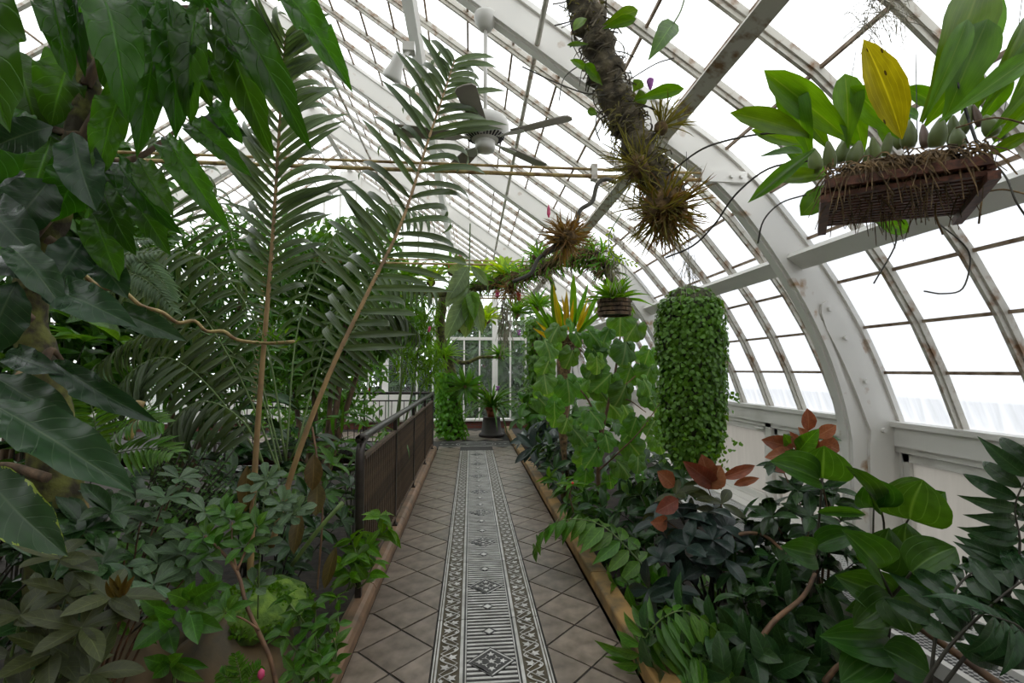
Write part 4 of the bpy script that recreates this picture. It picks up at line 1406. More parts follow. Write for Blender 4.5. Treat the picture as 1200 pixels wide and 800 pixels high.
for k in range(120):
    p = at(rnd.gauss(1032, 18), rnd.gauss(14, 14), 1.9 + rnd.uniform(-0.06, 0.06))
    m.tube(arc(p, sph() + Vector((0, 0, -0.3)), rnd.uniform(0.05, 0.14), 0.5, 4), [0.0016, 0.0016, 0.0014, 0.0012, 0.0008], 3, False)
tag(m.build('strands', M_greymoss, sm_), kind='stuff')
# ================================================================= hanging epiphyte branch in the middle
eb = thing('epiphyte_branch', 'rough hanging tree branch wrapped in roots and moss, top centre of the house', 'branch', at(720, 120, 2.0))
bp = smooth_path([at(672, -90, 2.0), at(684, 0, 2.0), at(702, 55, 2.0), at(716, 105, 2.0), at(738, 150, 1.98), at(760, 195, 1.96), at(788, 236, 1.95)], 6)
m = MB().tube(bp, [0.07 + 0.014 * math.sin(i * 1.7) + rnd.uniform(-0.008, 0.008) for i in range(len(bp))], 10)
m.v = [tuple(Vector(p) + Vector(noise.noise_vector(Vector(p) * 18)) * 0.014) for p in m.v]
m.build('branch_wood', M_greybark, eb, True)
m = MB()
for k in range(230):
    p, d = pathat(bp, rnd.uniform(0.1, 0.98))
    o = Quaternion(d, rnd.uniform(0, 6.28)) @ d.orthogonal().normalized()
    q = p + o * 0.072
    tang = d.cross(o) * rnd.choice((-1, 1)) + d * rnd.uniform(-0.5, 0.9)
    l = rnd.uniform(0.05, 0.13)
    pts = [q, q + tang * l * 0.5 + o * 0.008, q + tang * l - o * l * 0.25 + Vector((0, 0, -0.02))]
    m.tube(smooth_path(pts, 3), 0.0028 * rnd.uniform(0.5, 1.4), 3, False)
tag(m.build('clinging_roots', M_greybark, eb), kind='stuff')
m = MB()
for k in range(520):
    p, d = pathat(bp, min(0.99, max(0.05, rnd.choice((rnd.gauss(0.16, 0.05), rnd.gauss(0.62, 0.05), rnd.gauss(0.85, 0.06))))))
    o = Quaternion(d, rnd.uniform(0, 6.28)) @ d.orthogonal().normalized()
    m.tube(arc(p + o * 0.068, o + sph() * 0.7, rnd.uniform(0.015, 0.045), 0.5, 2), [0.003, 0.0025, 0.001], 3, False)
tag(m.build('moss_tufts', simple('olive_moss', (0.2, 0.18, 0.04), 0.95), eb), kind='stuff')
for i, pp in enumerate([[(690, 70), (662, 90), (655, 118)], [(700, 100), (690, 110), (650, 96), (612, 78)], [(712, 60), (722, 80), (715, 108), (700, 112)], [(700, 130), (698, 150), (703, 165)], [(735, 95), (768, 75), (790, 68)], [(690, 20), (650, 30)], [(684, 45), (668, 55)]]):
    MB().tube(smooth_path([at(x, y, 1.95) for x, y in pp], 5), 0.003, 4).build('dangling_root', M_dtwig, eb)
MB().tube([at(678, -60, 2.0), at(672, -260, 2.0)], 0.004, 5).build('hanger_wire', M_wire, eb)
be = thing('branch_orchid', 'small strap-leaved orchid leaves sprouting along the hanging branch', 'orchid', at(715, 60, 1.93))
lay(be, LF_orchid, [(706, 30, 748, 12, 16), (706, 34, 746, 22, 13), (688, 22, 672, 36, 12), (690, 52, 664, 53, 6), (686, 82, 668, 70, 9), (700, 92, 685, 74, 12), (706, 100, 690, 84, 12), (700, 134, 688, 130, 10), (745, 118, 802, 104, 16), (742, 108, 752, 94, 14), (742, 120, 758, 112, 18)], 1.92)
lay(be, LF_midl, [(790, 26, 759, 72, 24)], 2.0)
MB().tube(smooth_path([at(805, -12, 2.0), at(798, 12, 2.0), at(789, 28, 2.0)], 4), 0.004, 5).build('leaf_stalk', M_stem, be)
o = MB().lathe([(0.004, -0.03), (0.012, -0.01), (0.016, 0.012), (0.008, 0.02)], 7, at(762, 97, 1.9)).build('flower', M_purple, be)


def tillandsia(name, label, c, n, L, W, meshes, axis=(0, -0.3, -0.3), spread=1.0, bed=0.1, bedmat=None):
    t = thing(name, label, 'air plant', c)
    m = MB().lathe([(bed * 0.2, -bed), (bed * 0.8, -bed * 0.6), (bed, 0), (bed * 0.8, bed * 0.6), (bed * 0.2, bed)], 10, c)
    m.v = [tuple(Vector(p) + Vector(noise.noise_vector(Vector(p) * 14)) * bed * 0.35) for p in m.v]
    m.build('root_ball', bedmat or M_moss, t, True)
    for k in range(n):
        d = sph() * spread + Vector(axis)
        leaf(t, meshes, Vector(c) + d.normalized() * bed * 0.5, d, L * rnd.uniform(0.6, 1.15), W, sph(), name='blade')
    return t


tillandsia('air_plant_ball', 'brown spiky ball of air plant at the lower end of the hanging branch', at(778, 243, 1.93), 300, 0.18, 0.008, LF_tillr + LF_till, (0, -0.3, -0.45), 1.0, 0.09)
tillandsia('air_plant_tuft', 'straw-coloured wispy air plant tuft above the spiky ball on the hanging branch', at(748, 196, 1.9), 110, 0.17, 0.006, LF_till, (-0.2, -0.2, 0.1), 1.0, 0.05)
tillandsia('air_plant_tuft', 'small green and yellow grassy air plant on the right of the hanging branch', at(775, 150, 1.9), 45, 0.15, 0.008, LF_till, (0.4, -0.2, 0.7), 0.7, 0.03)
gt = tillandsia('air_plant_clump', 'olive brown air plant clump on a twig under the tie rods, with a pink bud', at(664, 277, 3.5), 170, 0.2, 0.014, LF_tillr, (0, -0.2, 0.0), 1.0, 0.09)
MB().lathe([(0.004, 0), (0.014, 0.03), (0.012, 0.07), (0.002, 0.1)], 6, at(643, 255, 3.5)).build('flower_bud', M_pink, gt)
hz = thing('looped_vine', 'thick dark vine looping from the tie rods down to the air plant clump', 'vine', at(690, 240, 3.5))
MB().tube(smooth_path([at(722, 214, 3.5), at(710, 210, 3.5), at(700, 216, 3.5), at(694, 236, 3.5), at(680, 246, 3.5), at(675, 262, 3.5), at(664, 272, 3.5)], 5), 0.017, 7).build('stem', M_dtwig, hz, True)
MB().tube(smooth_path([at(655, 290, 3.5), at(632, 302, 3.5), at(622, 320, 3.5), at(601, 330, 3.5)], 5), 0.015, 7).build('stem', M_dtwig, hz, True)
MB().tube(smooth_path([at(664, 280, 3.5), at(643, 293, 3.5), at(636, 300, 3.5)], 5), 0.02, 7).build('stem', M_bark, hz, True)
cf = thing('hanging_cactus_strand', 'green flat chain-like strand hanging below the spiky air plant ball', 'epiphyte', at(720, 290, 2.6))
fl = [at(728, 250, 2.6), at(714, 275, 2.6), at(716, 296, 2.6), at(728, 304, 2.6), at(745, 310, 2.6)]
frond(cf, fl, LF_lime, 12, 0.035, 0.014, name='strand', mat=M_stem, r=0.004, ang=0.8, up=(0, -1, 0.2), sag=0.0, taper=False, lname='segment')
m = MB()
for k in range(60):
    p = at(rnd.gauss(722, 4), rnd.uniform(270, 330), 2.7)
    m.tube(arc(p, Vector((0, 0, -1)) + sph() * 0.5, rnd.uniform(0.05, 0.1), 0.2, 3), 0.0015, 3, False)
for k in range(50):
    p = at(rnd.gauss(806, 5), rnd.uniform(295, 335), 2.6)
    m.tube(arc(p, Vector((0, 0, -1)) + sph() * 0.7, rnd.uniform(0.05, 0.1), 0.2, 3), 0.0014, 3, False)
tag(tag(obj('spanish_moss', m.me('spanish_moss', M_greymoss)), 'thin grey wisps of spanish moss above the slatted basket and the ivy column', 'moss'), kind='stuff')
# ================================================================= slatted basket with bromeliad
c = at(720, 360, 4.0)
hb = thing('slatted_basket', 'small round slatted basket hanging above the soft-leaved shrub', 'hanging basket', c)
s = pxm(c)
for k in range(4):
    for j in range(8):
        a0_, a1_ = 2 * PI * j / 8 + (k % 2) * 0.39, 2 * PI * (j + 1) / 8 + (k % 2) * 0.39
        z = -8 * s + k * 5 * s
        R = 19 * s
        MB().bar(c + Vector((R * math.cos(a0_), R * math.sin(a0_), z)), c + Vector((R * math.cos(a1_), R * math.sin(a1_), z)), 0.02, 0.028).build('slat', M_bark, hb)
MB().lathe([(16 * s, -8 * s), (17 * s, 6 * s), (3 * s, 9 * s)], 12, c).build('soil', M_soil, hb)
for j in range(3):
    a = j * 2.09
    MB().tube([c + Vector((18 * s * math.cos(a), 18 * s * math.sin(a), 0)), c + Vector((0, 0, 1.6))], 0.002, 4).build('hanger_wire', M_wire, hb)
br = thing('basket_bromeliad', 'bright green bromeliad rosette in the small slatted basket', 'bromeliad', c + Vector((0, 0, 8 * s)))
rosette(br, c + Vector((0, 0, 6 * s)), LF_straps, 48, 0.33, 0.055, tilt=(0.2, 1.45))
# ================================================================= ivy column
c = at(810, 435, 3.3)
s = pxm(c)
iv = thing('ivy_column', 'tall hanging column densely covered in small round green creeper leaves', 'hanging plant', at(810, 540, 3.3))
prof_ = [(0.3, 102), (22, 96), (34, 82), (38, 60), (38, 20), (36, -20), (34, -60), (30, -85), (22, -104), (5, -112)]
m = MB().lathe([(r * 0.86 * s, z * s) for r, z in prof_], 20, c)
m.build('core', simple('creeper_stems', (0.05, 0.055, 0.02), 0.9), iv, True)
fol = Foliage(RND, n=3, m=1, fold=0.15, droop=0.4)
for k in range(7500):
    z = rnd.uniform(-112, 101)
    R = 0
    for (ra, za), (rb, zb) in zip(prof_, prof_[1:]):
        if zb <= z <= za:
            R = lerp(ra, rb, (za - z) / (za - zb))
    a = rnd.uniform(0, 2 * PI)
    rr = R * rnd.uniform(0.84, 1.06)
    if z > 85:
        rr = R * rnd.random() ** 0.5
    o = Vector((math.cos(a), math.sin(a), 0.9 if z > 75 else 0.25))
    p = c + Vector((rr * math.cos(a) * s, rr * math.sin(a) * s, z * s))
    L = rnd.uniform(0.024, 0.04)
    fol.add(p, o * 0.35 + Vector((0, 0, -0.8)) + sph() * 0.5, L, L * 0.95, o + sph() * 0.4)
for k in range(60):
    a = rnd.uniform(0, 6.28)
    z = rnd.uniform(-100, -20)
    p0 = c + Vector((38 * s * math.cos(a), 38 * s * math.sin(a), z * s))
    for j in range(4):
        p = p0 + Vector((math.cos(a), math.sin(a), -0.6)) * (0.025 * j)
        fol.add(p, sph(), 0.03, 0.03, sph())
fol.build('leaves', ML_ivy, iv)
MB().tube([c + Vector((0, 0, 100 * s)), c + Vector((0, 0, 100 * s + 1.0))], 0.002, 4).build('hanger_wire', M_wire, iv)
# ================================================================= soft lobed-leaf shrub, right of the path
lt = thing('lobed_leaf_shrub', 'tall shrub with soft lobed lime-green leaves and thin brown stems, right of the path', 'shrub', (1.28, 4.55, 0.02))
m = MB()
for pp, r in [([(704, 600, 4.5), (701, 552, 4.5), (705, 510, 4.5), (714, 468, 4.5), (722, 430, 4.55), (728, 385, 4.6)], 0.022), ([(714, 470, 4.5), (735, 468, 4.4), (757, 483, 4.3)], 0.01), ([(705, 510, 4.5), (690, 470, 4.6), (668, 440, 4.7), (655, 395, 4.8)], 0.012), ([(701, 552, 4.5), (725, 530, 4.3), (750, 505, 4.2), (775, 470, 4.2)], 0.01), ([(714, 468, 4.5), (745, 440, 4.5), (766, 420, 4.5)], 0.009), ([(705, 520, 4.5), (680, 505, 4.4), (645, 480, 4.4)], 0.008)]:
    q = smooth_path([at(*x) for x in pp], 5)
    m.tube(q, [lerp(r, r * 0.4, i / (len(q) - 1)) for i in range(len(q))], 6)
m.build('stems', M_twig, lt, True)
cl = [(652, 392, 26), (663, 383, 20), (685, 398, 24), (636, 410, 26), (651, 414, 28), (667, 424, 32), (645, 436, 30), (684, 440, 28), (658, 455, 30), (640, 464, 28), (630, 478, 28), (648, 482, 26), (664, 470, 28), (674, 458, 24), (692, 452, 26), (702, 438, 26), (727, 380, 36), (746, 390, 28), (712, 404, 28), (735, 414, 32), (720, 420, 28), (752, 424, 28), (763, 420, 26), (766, 442, 28), (700, 428, 26), (722, 450, 30), (742, 440, 28), (776, 468, 36), (790, 480, 30), (755, 455, 26), (770, 490, 30), (730, 482, 30), (700, 480, 28), (688, 492, 26), (684, 508, 26), (707, 520, 26), (742, 515, 30), (734, 532, 32), (751, 500, 28), (722, 550, 26), (700, 536, 26), (680, 522, 24), (690, 560, 24), (764, 505, 28), (748, 545, 24), (770, 520, 24), (660, 500, 24), (715, 395, 22), (700, 465, 26), (650, 495, 24), (668, 512, 22), (758, 470, 30), (640, 448, 24), (690, 420, 26), (736, 462, 28), (672, 400, 24), (716, 566, 24), (705, 585, 26), (735, 575, 24), (752, 565, 22), (690, 540, 24), (780, 500, 24), (785, 455, 22)]
for x, y, w in cl:
    yy = 4.5 + rnd.uniform(-0.3, 0.35)
    a = at(x + rnd.uniform(-6, 6), y - w * 0.55, yy)
    d = Vector((rnd.uniform(-0.8, 0.8), rnd.uniform(-0.7, 0.2), -0.7))
    L = w * 1.05 * rnd.uniform(0.8, 1.15) * pxm(a)
    leaf(lt, LF_lobed, a, d, L, L * 1.0, Vector((0, -1, 0.75)) + rv(0.45))
# ================================================================= yellow bromeliad on a root-clad post
c = at(662, 398, 5.7)
tp = thing('root_clad_post', 'mossy root-clad post carrying the yellow-leaved bromeliad', 'post', (c.x, 5.7, 0.02))
m = MB()
q = [Vector((c.x, 5.7, 0.02)), Vector((c.x - 0.02, 5.7, 1.0)), c + Vector((0, 0, -0.15)), c + Vector((0, 0, 0.05))]
q = smooth_path(q, 5)
m.tube(q, [0.05 + 0.13 * (i / (len(q) - 1)) ** 3 for i in range(len(q))], 9)
m.v = [tuple(Vector(p) + Vector(noise.noise_vector(Vector(p) * 9)) * 0.05) for p in m.v]
m.build('post', M_moss, tp, True)
m = MB()
strands(m, c + Vector((0.1, -0.1, -0.05)), 160, 0.28, 0.004, (0, -0.2, -0.5))
tag(m.build('root_fringe', M_moss, tp), kind='stuff')
yb = thing('yellow_bromeliad', 'bromeliad with upright green and yellow strap leaves on the root-clad post', 'bromeliad', c)
lay(yb, LF_straps, [(655, 392, 646, 330, 13), (672, 388, 672, 318, 12), (678, 390, 702, 340, 9), (650, 395, 618, 352, 8), (648, 392, 622, 340, 7), (662, 390, 650, 345, 10), (675, 392, 712, 360, 9), (668, 392, 690, 330, 9), (655, 400, 640, 365, 14), (676, 398, 700, 385, 10)], 5.6, wk=0.75)
lay(yb, LF_yel, [(658, 390, 648, 332, 12), (664, 390, 664, 338, 12), (668, 390, 658, 345, 9), (674, 392, 690, 345, 8), (650, 400, 624, 384, 9), (652, 398, 628, 376, 8), (668, 385, 672, 350, 8), (676, 390, 693, 352, 7)], 5.5, wk=0.62)
# ================================================================= foreground right bed
# arching fern over the kerb
af = thing('arching_fern', 'arching fern frond with broad glossy pinnae reaching over the right kerb', 'fern', at(800, 712, 3.2))
frond(af, [at(800, 712, 3.2), at(768, 678, 3.3), at(736, 643, 3.45), at(712, 620, 3.55), at(686, 609, 3.65), at(657, 610, 3.75), at(637, 622, 3.85), at(626, 646, 3.9)], LF_fern, 17, 0.26, 0.105, mat=M_stem, r=0.007, ang=1.25, up=(-0.2, -0.35, 1), sag=0.55, start=0.02, jit=0.1, lname='pinna')
frond(af, [at(805, 715, 3.2), at(820, 690, 3.3), at(850, 680, 3.3), at(880, 700, 3.2)], LF_fern, 11, 0.16, 0.06, mat=M_stem, r=0.006, ang=1.2, up=(0, -0.4, 1), sag=0.4, lname='pinna')
f2 = thing('fishbone_fern', 'fern with long toothed drooping pinnae spilling over the kerb, bottom centre right', 'fern', at(748, 806, 2.55))
for pts in ([(748, 806, 2.55), (752, 760, 2.5), (772, 728, 2.45), (805, 716, 2.4), (850, 745, 2.35)], [(755, 806, 2.5), (790, 770, 2.4), (820, 765, 2.3), (850, 790, 2.2)], [(742, 800, 2.6), (745, 770, 2.6), (765, 745, 2.55)]):
    frond(f2, [at(*p) for p in pts], LF_fern, 15, 0.26, 0.058, mat=M_stem, r=0.007, ang=1.25, up=(-0.2, -0.5, 1), sag=0.75, start=0.05, jit=0.06, lname='pinna')
ik = shrub('inky_shrub', 'shrub with blue-black glossy oval leaves beside the arching fern', 'shrub', (1.55, 3.05, 0.03), [at(x, y, Y) for x, y, Y in ((770, 612, 3.1), (790, 592, 3.2), (806, 640, 2.9), (835, 632, 2.9), (850, 655, 2.8), (776, 655, 3.0), (800, 605, 3.1), (830, 600, 3.1), (760, 690, 3.0), (850, 620, 3.0), (880, 640, 2.9), (790, 690, 2.8))], LF_ink, 0.2, 0.45, M_dtwig, per=4, whorl=True, rosette=3, face=(0, -0.8, 0.7), stem_r=0.009)
ra = shrub('copper_leaf_shrub', 'low shrub with coppery red new leaves in front of the ivy column', 'shrub', (1.75, 3.2, 0.03), [at(x, y, Y) for x, y, Y in ((792, 580, 3.2), (828, 566, 3.2), (846, 590, 3.1), (770, 602, 3.2))], LF_bronze, 0.16, 0.42, M_twig, per=3, whorl=True, rosette=3, start=0.7, face=(0, -0.8, 0.6))
lay(ra, LF_red, [(830, 565, 822, 532, 24), (840, 570, 800, 540, 22), (845, 560, 885, 545, 14), (826, 572, 845, 545, 28), (790, 570, 770, 552, 20), (795, 585, 768, 600, 20), (782, 612, 762, 612, 18), (860, 568, 890, 560, 10)], 3.0)
rb = shrub('bronze_tip_shrub', 'upright shrub with bronze and pinkish leaf tips against the nearest white arch', 'shrub', (2.3, 3.0, 0.03), [at(x, y, Y) for x, y, Y in ((945, 515, 3.0), (915, 545, 3.0), (960, 550, 2.9), (935, 575, 2.9), (975, 575, 2.9), (950, 605, 2.8), (905, 605, 2.9))], LF_dark, 0.18, 0.42, M_twig, per=5, whorl=True, rosette=4, start=0.7, face=(0, -0.8, 0.6), stem_r=0.01)
lay(rb, LF_red, [(947, 505, 946, 478, 16), (955, 512, 980, 498, 16), (930, 525, 892, 515, 20), (930, 532, 896, 536, 18), (960, 518, 984, 528, 22), (945, 520, 935, 500, 14), (940, 530, 925, 505, 14), (950, 525, 960, 515, 18), (952, 530, 975, 520, 16), (925, 540, 908, 552, 16)], 2.85)
lay(rb, LF_bright, [(935, 530, 960, 502, 22), (925, 520, 918, 508, 14), (935, 535, 915, 530, 16)], 2.8)
# medinilla with big paired leaves
md = thing('paired_leaf_shrub', 'shrub with large upright pairs of bright oval ribbed leaves by the right wall panel', 'shrub', at(1030, 790, 2.2))
m = MB()
for pp, r in [([(1030, 800, 2.2), (1040, 750, 2.2), (1045, 699, 2.15)], 0.012), ([(1045, 699, 2.15), (1036, 680, 2.1), (1029, 666, 2.05)], 0.007), ([(1045, 699, 2.15), (1058, 684, 2.1), (1068, 670, 2.05)], 0.008), ([(1015, 715, 2.3), (1030, 665, 2.3), (1036, 620, 2.3), (1032, 594, 2.25)], 0.007), ([(1015, 715, 2.3), (1022, 650, 2.3), (1024, 594, 2.25)], 0.006), ([(1035, 660, 2.3), (1055, 625, 2.25), (1066, 606, 2.2)], 0.006), ([(950, 700, 2.5), (958, 630, 2.5), (964, 560, 2.4)], 0.008), ([(1000, 780, 2.3), (960, 720, 2.5), (950, 700, 2.5)], 0.01)]:
    q = smooth_path([at(*x) for x in pp], 4)
    m.tube(q, [lerp(r, r * 0.7, i / (len(q) - 1)) for i in range(len(q))], 6)
m.build('stems', M_dtwig, md, True)
lay(md, LF_med, [(1045, 700, 1000, 735, 34, 2.1), (1045, 700, 978, 674, 40, 2.15), (1048, 700, 1122, 690, 38, 2.2), (1046, 700, 1072, 744, 44, 2.05), (1030, 667, 986, 620, 40, 2.05), (1032, 667, 1042, 618, 42, 2.25), (1068, 670, 1120, 641, 42, 2.0), (1066, 668, 1062, 612, 48, 2.25), (1066, 672, 1048, 640, 40, 2.3), (1026, 594, 1026, 560, 42, 2.15), (1022, 594, 990, 545, 22, 2.2), (1030, 592, 1082, 562, 22, 2.3), (1066, 608, 1082, 562, 60, 2.15), (1068, 606, 1108, 576, 30, 2.3), (964, 560, 966, 522, 50, 2.35), (960, 562, 902, 540, 34, 2.3), (958, 600, 1015, 603, 10, 2.4), (956, 640, 1005, 625, 24, 2.5), (955, 650, 915, 640, 30, 2.45), (1040, 745, 960, 745, 44, 2.2), (1035, 760, 1090, 790, 40, 2.1), (1030, 770, 985, 800, 40, 2.1), (1045, 720, 990, 715, 34, 2.25)], 2.15, up=(0, -0.9, 0.9), wk=1.2)
# dark pinnate plant at the right edge
dp = thing('dark_pinnate_plant', 'dark glossy pinnate-leaved plant hooking in from the right edge', 'shrub', at(1090, 815, 1.8))
for pts, n in (([(1078, 810, 1.8), (1112, 758, 1.75), (1152, 718, 1.7), (1196, 682, 1.65), (1250, 655, 1.6)], 11), ([(1100, 810, 1.8), (1180, 700, 1.75), (1195, 640, 1.75), (1190, 590, 1.75), (1215, 540, 1.7)], 12), ([(1090, 806, 1.8), (1098, 740, 1.8), (1120, 690, 1.8), (1150, 665, 1.8), (1200, 650, 1.75)], 10), ([(1220, 800, 1.6), (1200, 740, 1.6), (1160, 720, 1.6)], 6)):
    frond(dp, [at(*p) for p in pts], LF_dfern, n, 0.2, 0.062, mat=M_dtwig, r=0.008, ang=1.2, up=(0, -0.6, 0.9), sag=0.45, start=0.25, taper=False, lname='leaflet')
# brown branches
for i, (pp, r, lab) in enumerate([([(862, 815, 2.3), (880, 770, 2.3), (905, 730, 2.3), (940, 700, 2.4), (955, 672, 2.5)], 0.016, 'bare brown branch rising through the dark shrubs, bottom right'), ([(1195, 820, 1.9), (1120, 765, 2.1), (1060, 725, 2.3), (1000, 695, 2.6)], 0.02, 'fallen brown branch lying by the heating grille'), ([(840, 640, 3.0), (870, 625, 2.9), (900, 630, 2.9), (930, 660, 2.7)], 0.014, 'thin brown branch between the copper shrub and the bronze shrub'), ([(965, 800, 2.2), (985, 778, 2.2), (1010, 770, 2.2)], 0.014, 'short brown branch stub below the paired-leaf shrub')]):
    q = smooth_path([at(*x) for x in pp], 5)
    tag(obj('bare_branch', MB().tube(q, [lerp(r, r * 0.6, k / (len(q) - 1)) for k in range(len(q))], 7).me('bare_branch', M_twig, True)), lab, 'branch')
# dark filler shrubs of the right bed, nearest first
for i, (bx, by, tips, me_, sz, asp, lab) in enumerate([
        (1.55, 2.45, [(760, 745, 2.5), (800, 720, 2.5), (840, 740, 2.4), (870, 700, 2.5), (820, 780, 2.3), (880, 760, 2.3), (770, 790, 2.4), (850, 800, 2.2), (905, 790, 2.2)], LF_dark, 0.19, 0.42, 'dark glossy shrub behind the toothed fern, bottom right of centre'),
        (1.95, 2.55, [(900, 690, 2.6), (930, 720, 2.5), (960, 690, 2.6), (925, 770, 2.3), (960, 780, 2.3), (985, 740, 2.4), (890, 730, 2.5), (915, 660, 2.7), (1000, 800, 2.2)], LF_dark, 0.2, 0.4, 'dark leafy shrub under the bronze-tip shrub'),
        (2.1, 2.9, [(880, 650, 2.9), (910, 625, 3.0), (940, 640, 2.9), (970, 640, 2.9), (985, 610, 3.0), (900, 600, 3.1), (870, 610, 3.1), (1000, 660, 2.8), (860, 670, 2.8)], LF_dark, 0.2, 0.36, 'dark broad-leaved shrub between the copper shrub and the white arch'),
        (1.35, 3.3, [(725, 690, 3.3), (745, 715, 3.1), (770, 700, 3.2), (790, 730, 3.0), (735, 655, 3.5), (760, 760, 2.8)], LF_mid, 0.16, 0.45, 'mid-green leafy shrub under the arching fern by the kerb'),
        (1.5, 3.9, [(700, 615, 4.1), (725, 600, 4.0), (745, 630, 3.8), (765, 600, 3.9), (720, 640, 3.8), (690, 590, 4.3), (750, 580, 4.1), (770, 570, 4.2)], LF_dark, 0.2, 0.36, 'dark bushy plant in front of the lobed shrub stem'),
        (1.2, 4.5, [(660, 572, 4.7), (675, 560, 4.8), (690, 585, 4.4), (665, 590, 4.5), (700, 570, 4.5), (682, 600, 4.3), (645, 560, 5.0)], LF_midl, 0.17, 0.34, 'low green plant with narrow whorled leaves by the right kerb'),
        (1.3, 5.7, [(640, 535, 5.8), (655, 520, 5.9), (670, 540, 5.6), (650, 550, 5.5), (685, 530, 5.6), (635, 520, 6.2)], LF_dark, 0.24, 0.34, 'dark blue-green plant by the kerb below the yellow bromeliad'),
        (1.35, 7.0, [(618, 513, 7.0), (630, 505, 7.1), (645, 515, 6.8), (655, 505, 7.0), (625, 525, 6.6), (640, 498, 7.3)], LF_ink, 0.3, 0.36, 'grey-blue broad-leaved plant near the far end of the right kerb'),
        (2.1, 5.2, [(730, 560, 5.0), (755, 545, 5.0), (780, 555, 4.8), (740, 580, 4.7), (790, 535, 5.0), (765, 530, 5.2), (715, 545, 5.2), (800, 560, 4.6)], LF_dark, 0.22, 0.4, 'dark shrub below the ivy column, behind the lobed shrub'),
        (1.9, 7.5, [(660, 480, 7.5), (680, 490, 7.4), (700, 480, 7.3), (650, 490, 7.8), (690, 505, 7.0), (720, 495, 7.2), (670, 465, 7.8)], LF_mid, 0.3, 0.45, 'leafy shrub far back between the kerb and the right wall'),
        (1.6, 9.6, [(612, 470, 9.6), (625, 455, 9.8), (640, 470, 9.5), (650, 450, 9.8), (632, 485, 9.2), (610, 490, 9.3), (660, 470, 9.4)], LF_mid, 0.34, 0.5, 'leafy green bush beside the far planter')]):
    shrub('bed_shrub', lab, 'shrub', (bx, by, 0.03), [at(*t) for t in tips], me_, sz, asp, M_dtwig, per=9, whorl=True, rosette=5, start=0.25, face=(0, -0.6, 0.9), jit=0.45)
rf = thing('red_berry_plant', 'small plant with whorled leaves and a tiny red berry by the right kerb', 'plant', at(672, 600, 4.2))
q = smooth_path([at(672, 600, 4.2), at(668, 580, 4.2), at(672, 568, 4.2)], 4)
MB().tube(q, 0.005, 5).build('stem', M_twig, rf)
rosette(rf, at(672, 568, 4.2), LF_brightl, 8, 0.16, 0.05, tilt=(1.0, 1.5))
MB().lathe([(0.004, -0.012), (0.014, 0), (0.004, 0.014)], 8, at(671, 566, 4.15)).build('berry', M_red, rf)
# ================================================================= big-leaved tree, upper left
bt_ = thing('big_leaved_tree', 'tree with huge drooping wavy leaves and mossy trunk filling the upper left corner', 'tree', (-2.05, 2.4, -0.42))
m = MB()
q = smooth_path([at(70, 640, 2.3), at(62, 520, 2.3), at(48, 430, 2.3), at(35, 370, 2.3), at(55, 280, 2.25), at(92, 170, 2.2), at(100, 60, 2.2), at(90, -60, 2.2)], 5)
q = [Vector((q[0].x, q[0].y, -0.42))] + q
m.tube(q, [lerp(0.11, 0.035, (i / (len(q) - 1)) ** 0.7) for i in range(len(q))], 9)
m.v = [tuple(Vector(p) + Vector(noise.noise_vector(Vector(p) * 12)) * 0.025) for p in m.v]
tr_ = m.build('trunk', M_mossbark, bt_, True)
m = MB()
for pp in ([(92, 170), (140, 90), (190, 40), (235, 5)], [(95, 160), (60, 150), (20, 120)], [(100, 100), (150, 20), (210, -30), (290, -10)], [(55, 280), (90, 300), (130, 330)], [(92, 170), (130, 190), (170, 180), (210, 150)], [(48, 430), (60, 410), (75, 425)], [(60, 250), (20, 300), (0, 310)], [(150, 20), (220, 10), (270, 15)], [(35, 370), (-20, 420), (-30, 470)], [(55, 560), (10, 545), (-20, 548)]):
    c_ = smooth_path([at(x, y, 2.15 + 0.05 * i) for i, (x, y) in enumerate(pp)], 4)
    MB().tube(c_, [lerp(0.022, 0.008, i / (len(c_) - 1)) for i in range(len(c_))], 6).build('branch', M_bark, bt_, True)
lay(bt_, LF_big, [
    (-45, -40, 12, 156, 105, 1.25), (318, -25, 414, 110, 44, 1.9), (268, 8, 366, 178, 50, 1.9), (262, 22, 322, 188, 48, 1.95), (235, 5, 224, 148, 48, 1.9), (196, -5, 206, 165, 50, 1.85),
    (185, 30, 160, 186, 44, 1.95), (112, -10, 148, 140, 66, 1.8), (152, 85, 114, 214, 42, 1.85), (60, -10, 84, 96, 44, 1.8), (86, -10, 100, 92, 24, 1.75),
    (210, 10, 250, 130, 46, 2.1), (150, 10, 185, 130, 60, 2.1), (140, 0, 130, 120, 60, 2.2), (240, -20, 300, 70, 50, 2.1), (170, -10, 215, 70, 50, 2.2),
    (195, 160, 270, 272, 40, 1.9), (218, 145, 296, 208, 34, 1.95), (140, 190, 214, 276, 38, 1.95), (162, 185, 204, 255, 36, 1.85), (120, 215, 160, 300, 40, 2.0), (150, 230, 200, 300, 34, 2.1),
    (100, 170, 60, 260, 60, 2.1), (60, 160, 30, 250, 60, 2.15), (30, 130, -20, 230, 70, 2.0), (20, 60, 50, 170, 70, 2.2), (90, 60, 60, 150, 60, 2.2), (110, 250, 140, 330, 46, 2.1),
    (230, 60, 270, 130, 36, 2.1), (265, 60, 330, 130, 30, 1.85), (205, -30, 250, 10, 50, 1.9), (160, -30, 130, 40, 60, 1.9), (300, -30, 250, 20, 40, 2.0), (250, 120, 285, 170, 30, 2.05)], 1.9, up=(0.1, -1, 0.25), wk=0.84)
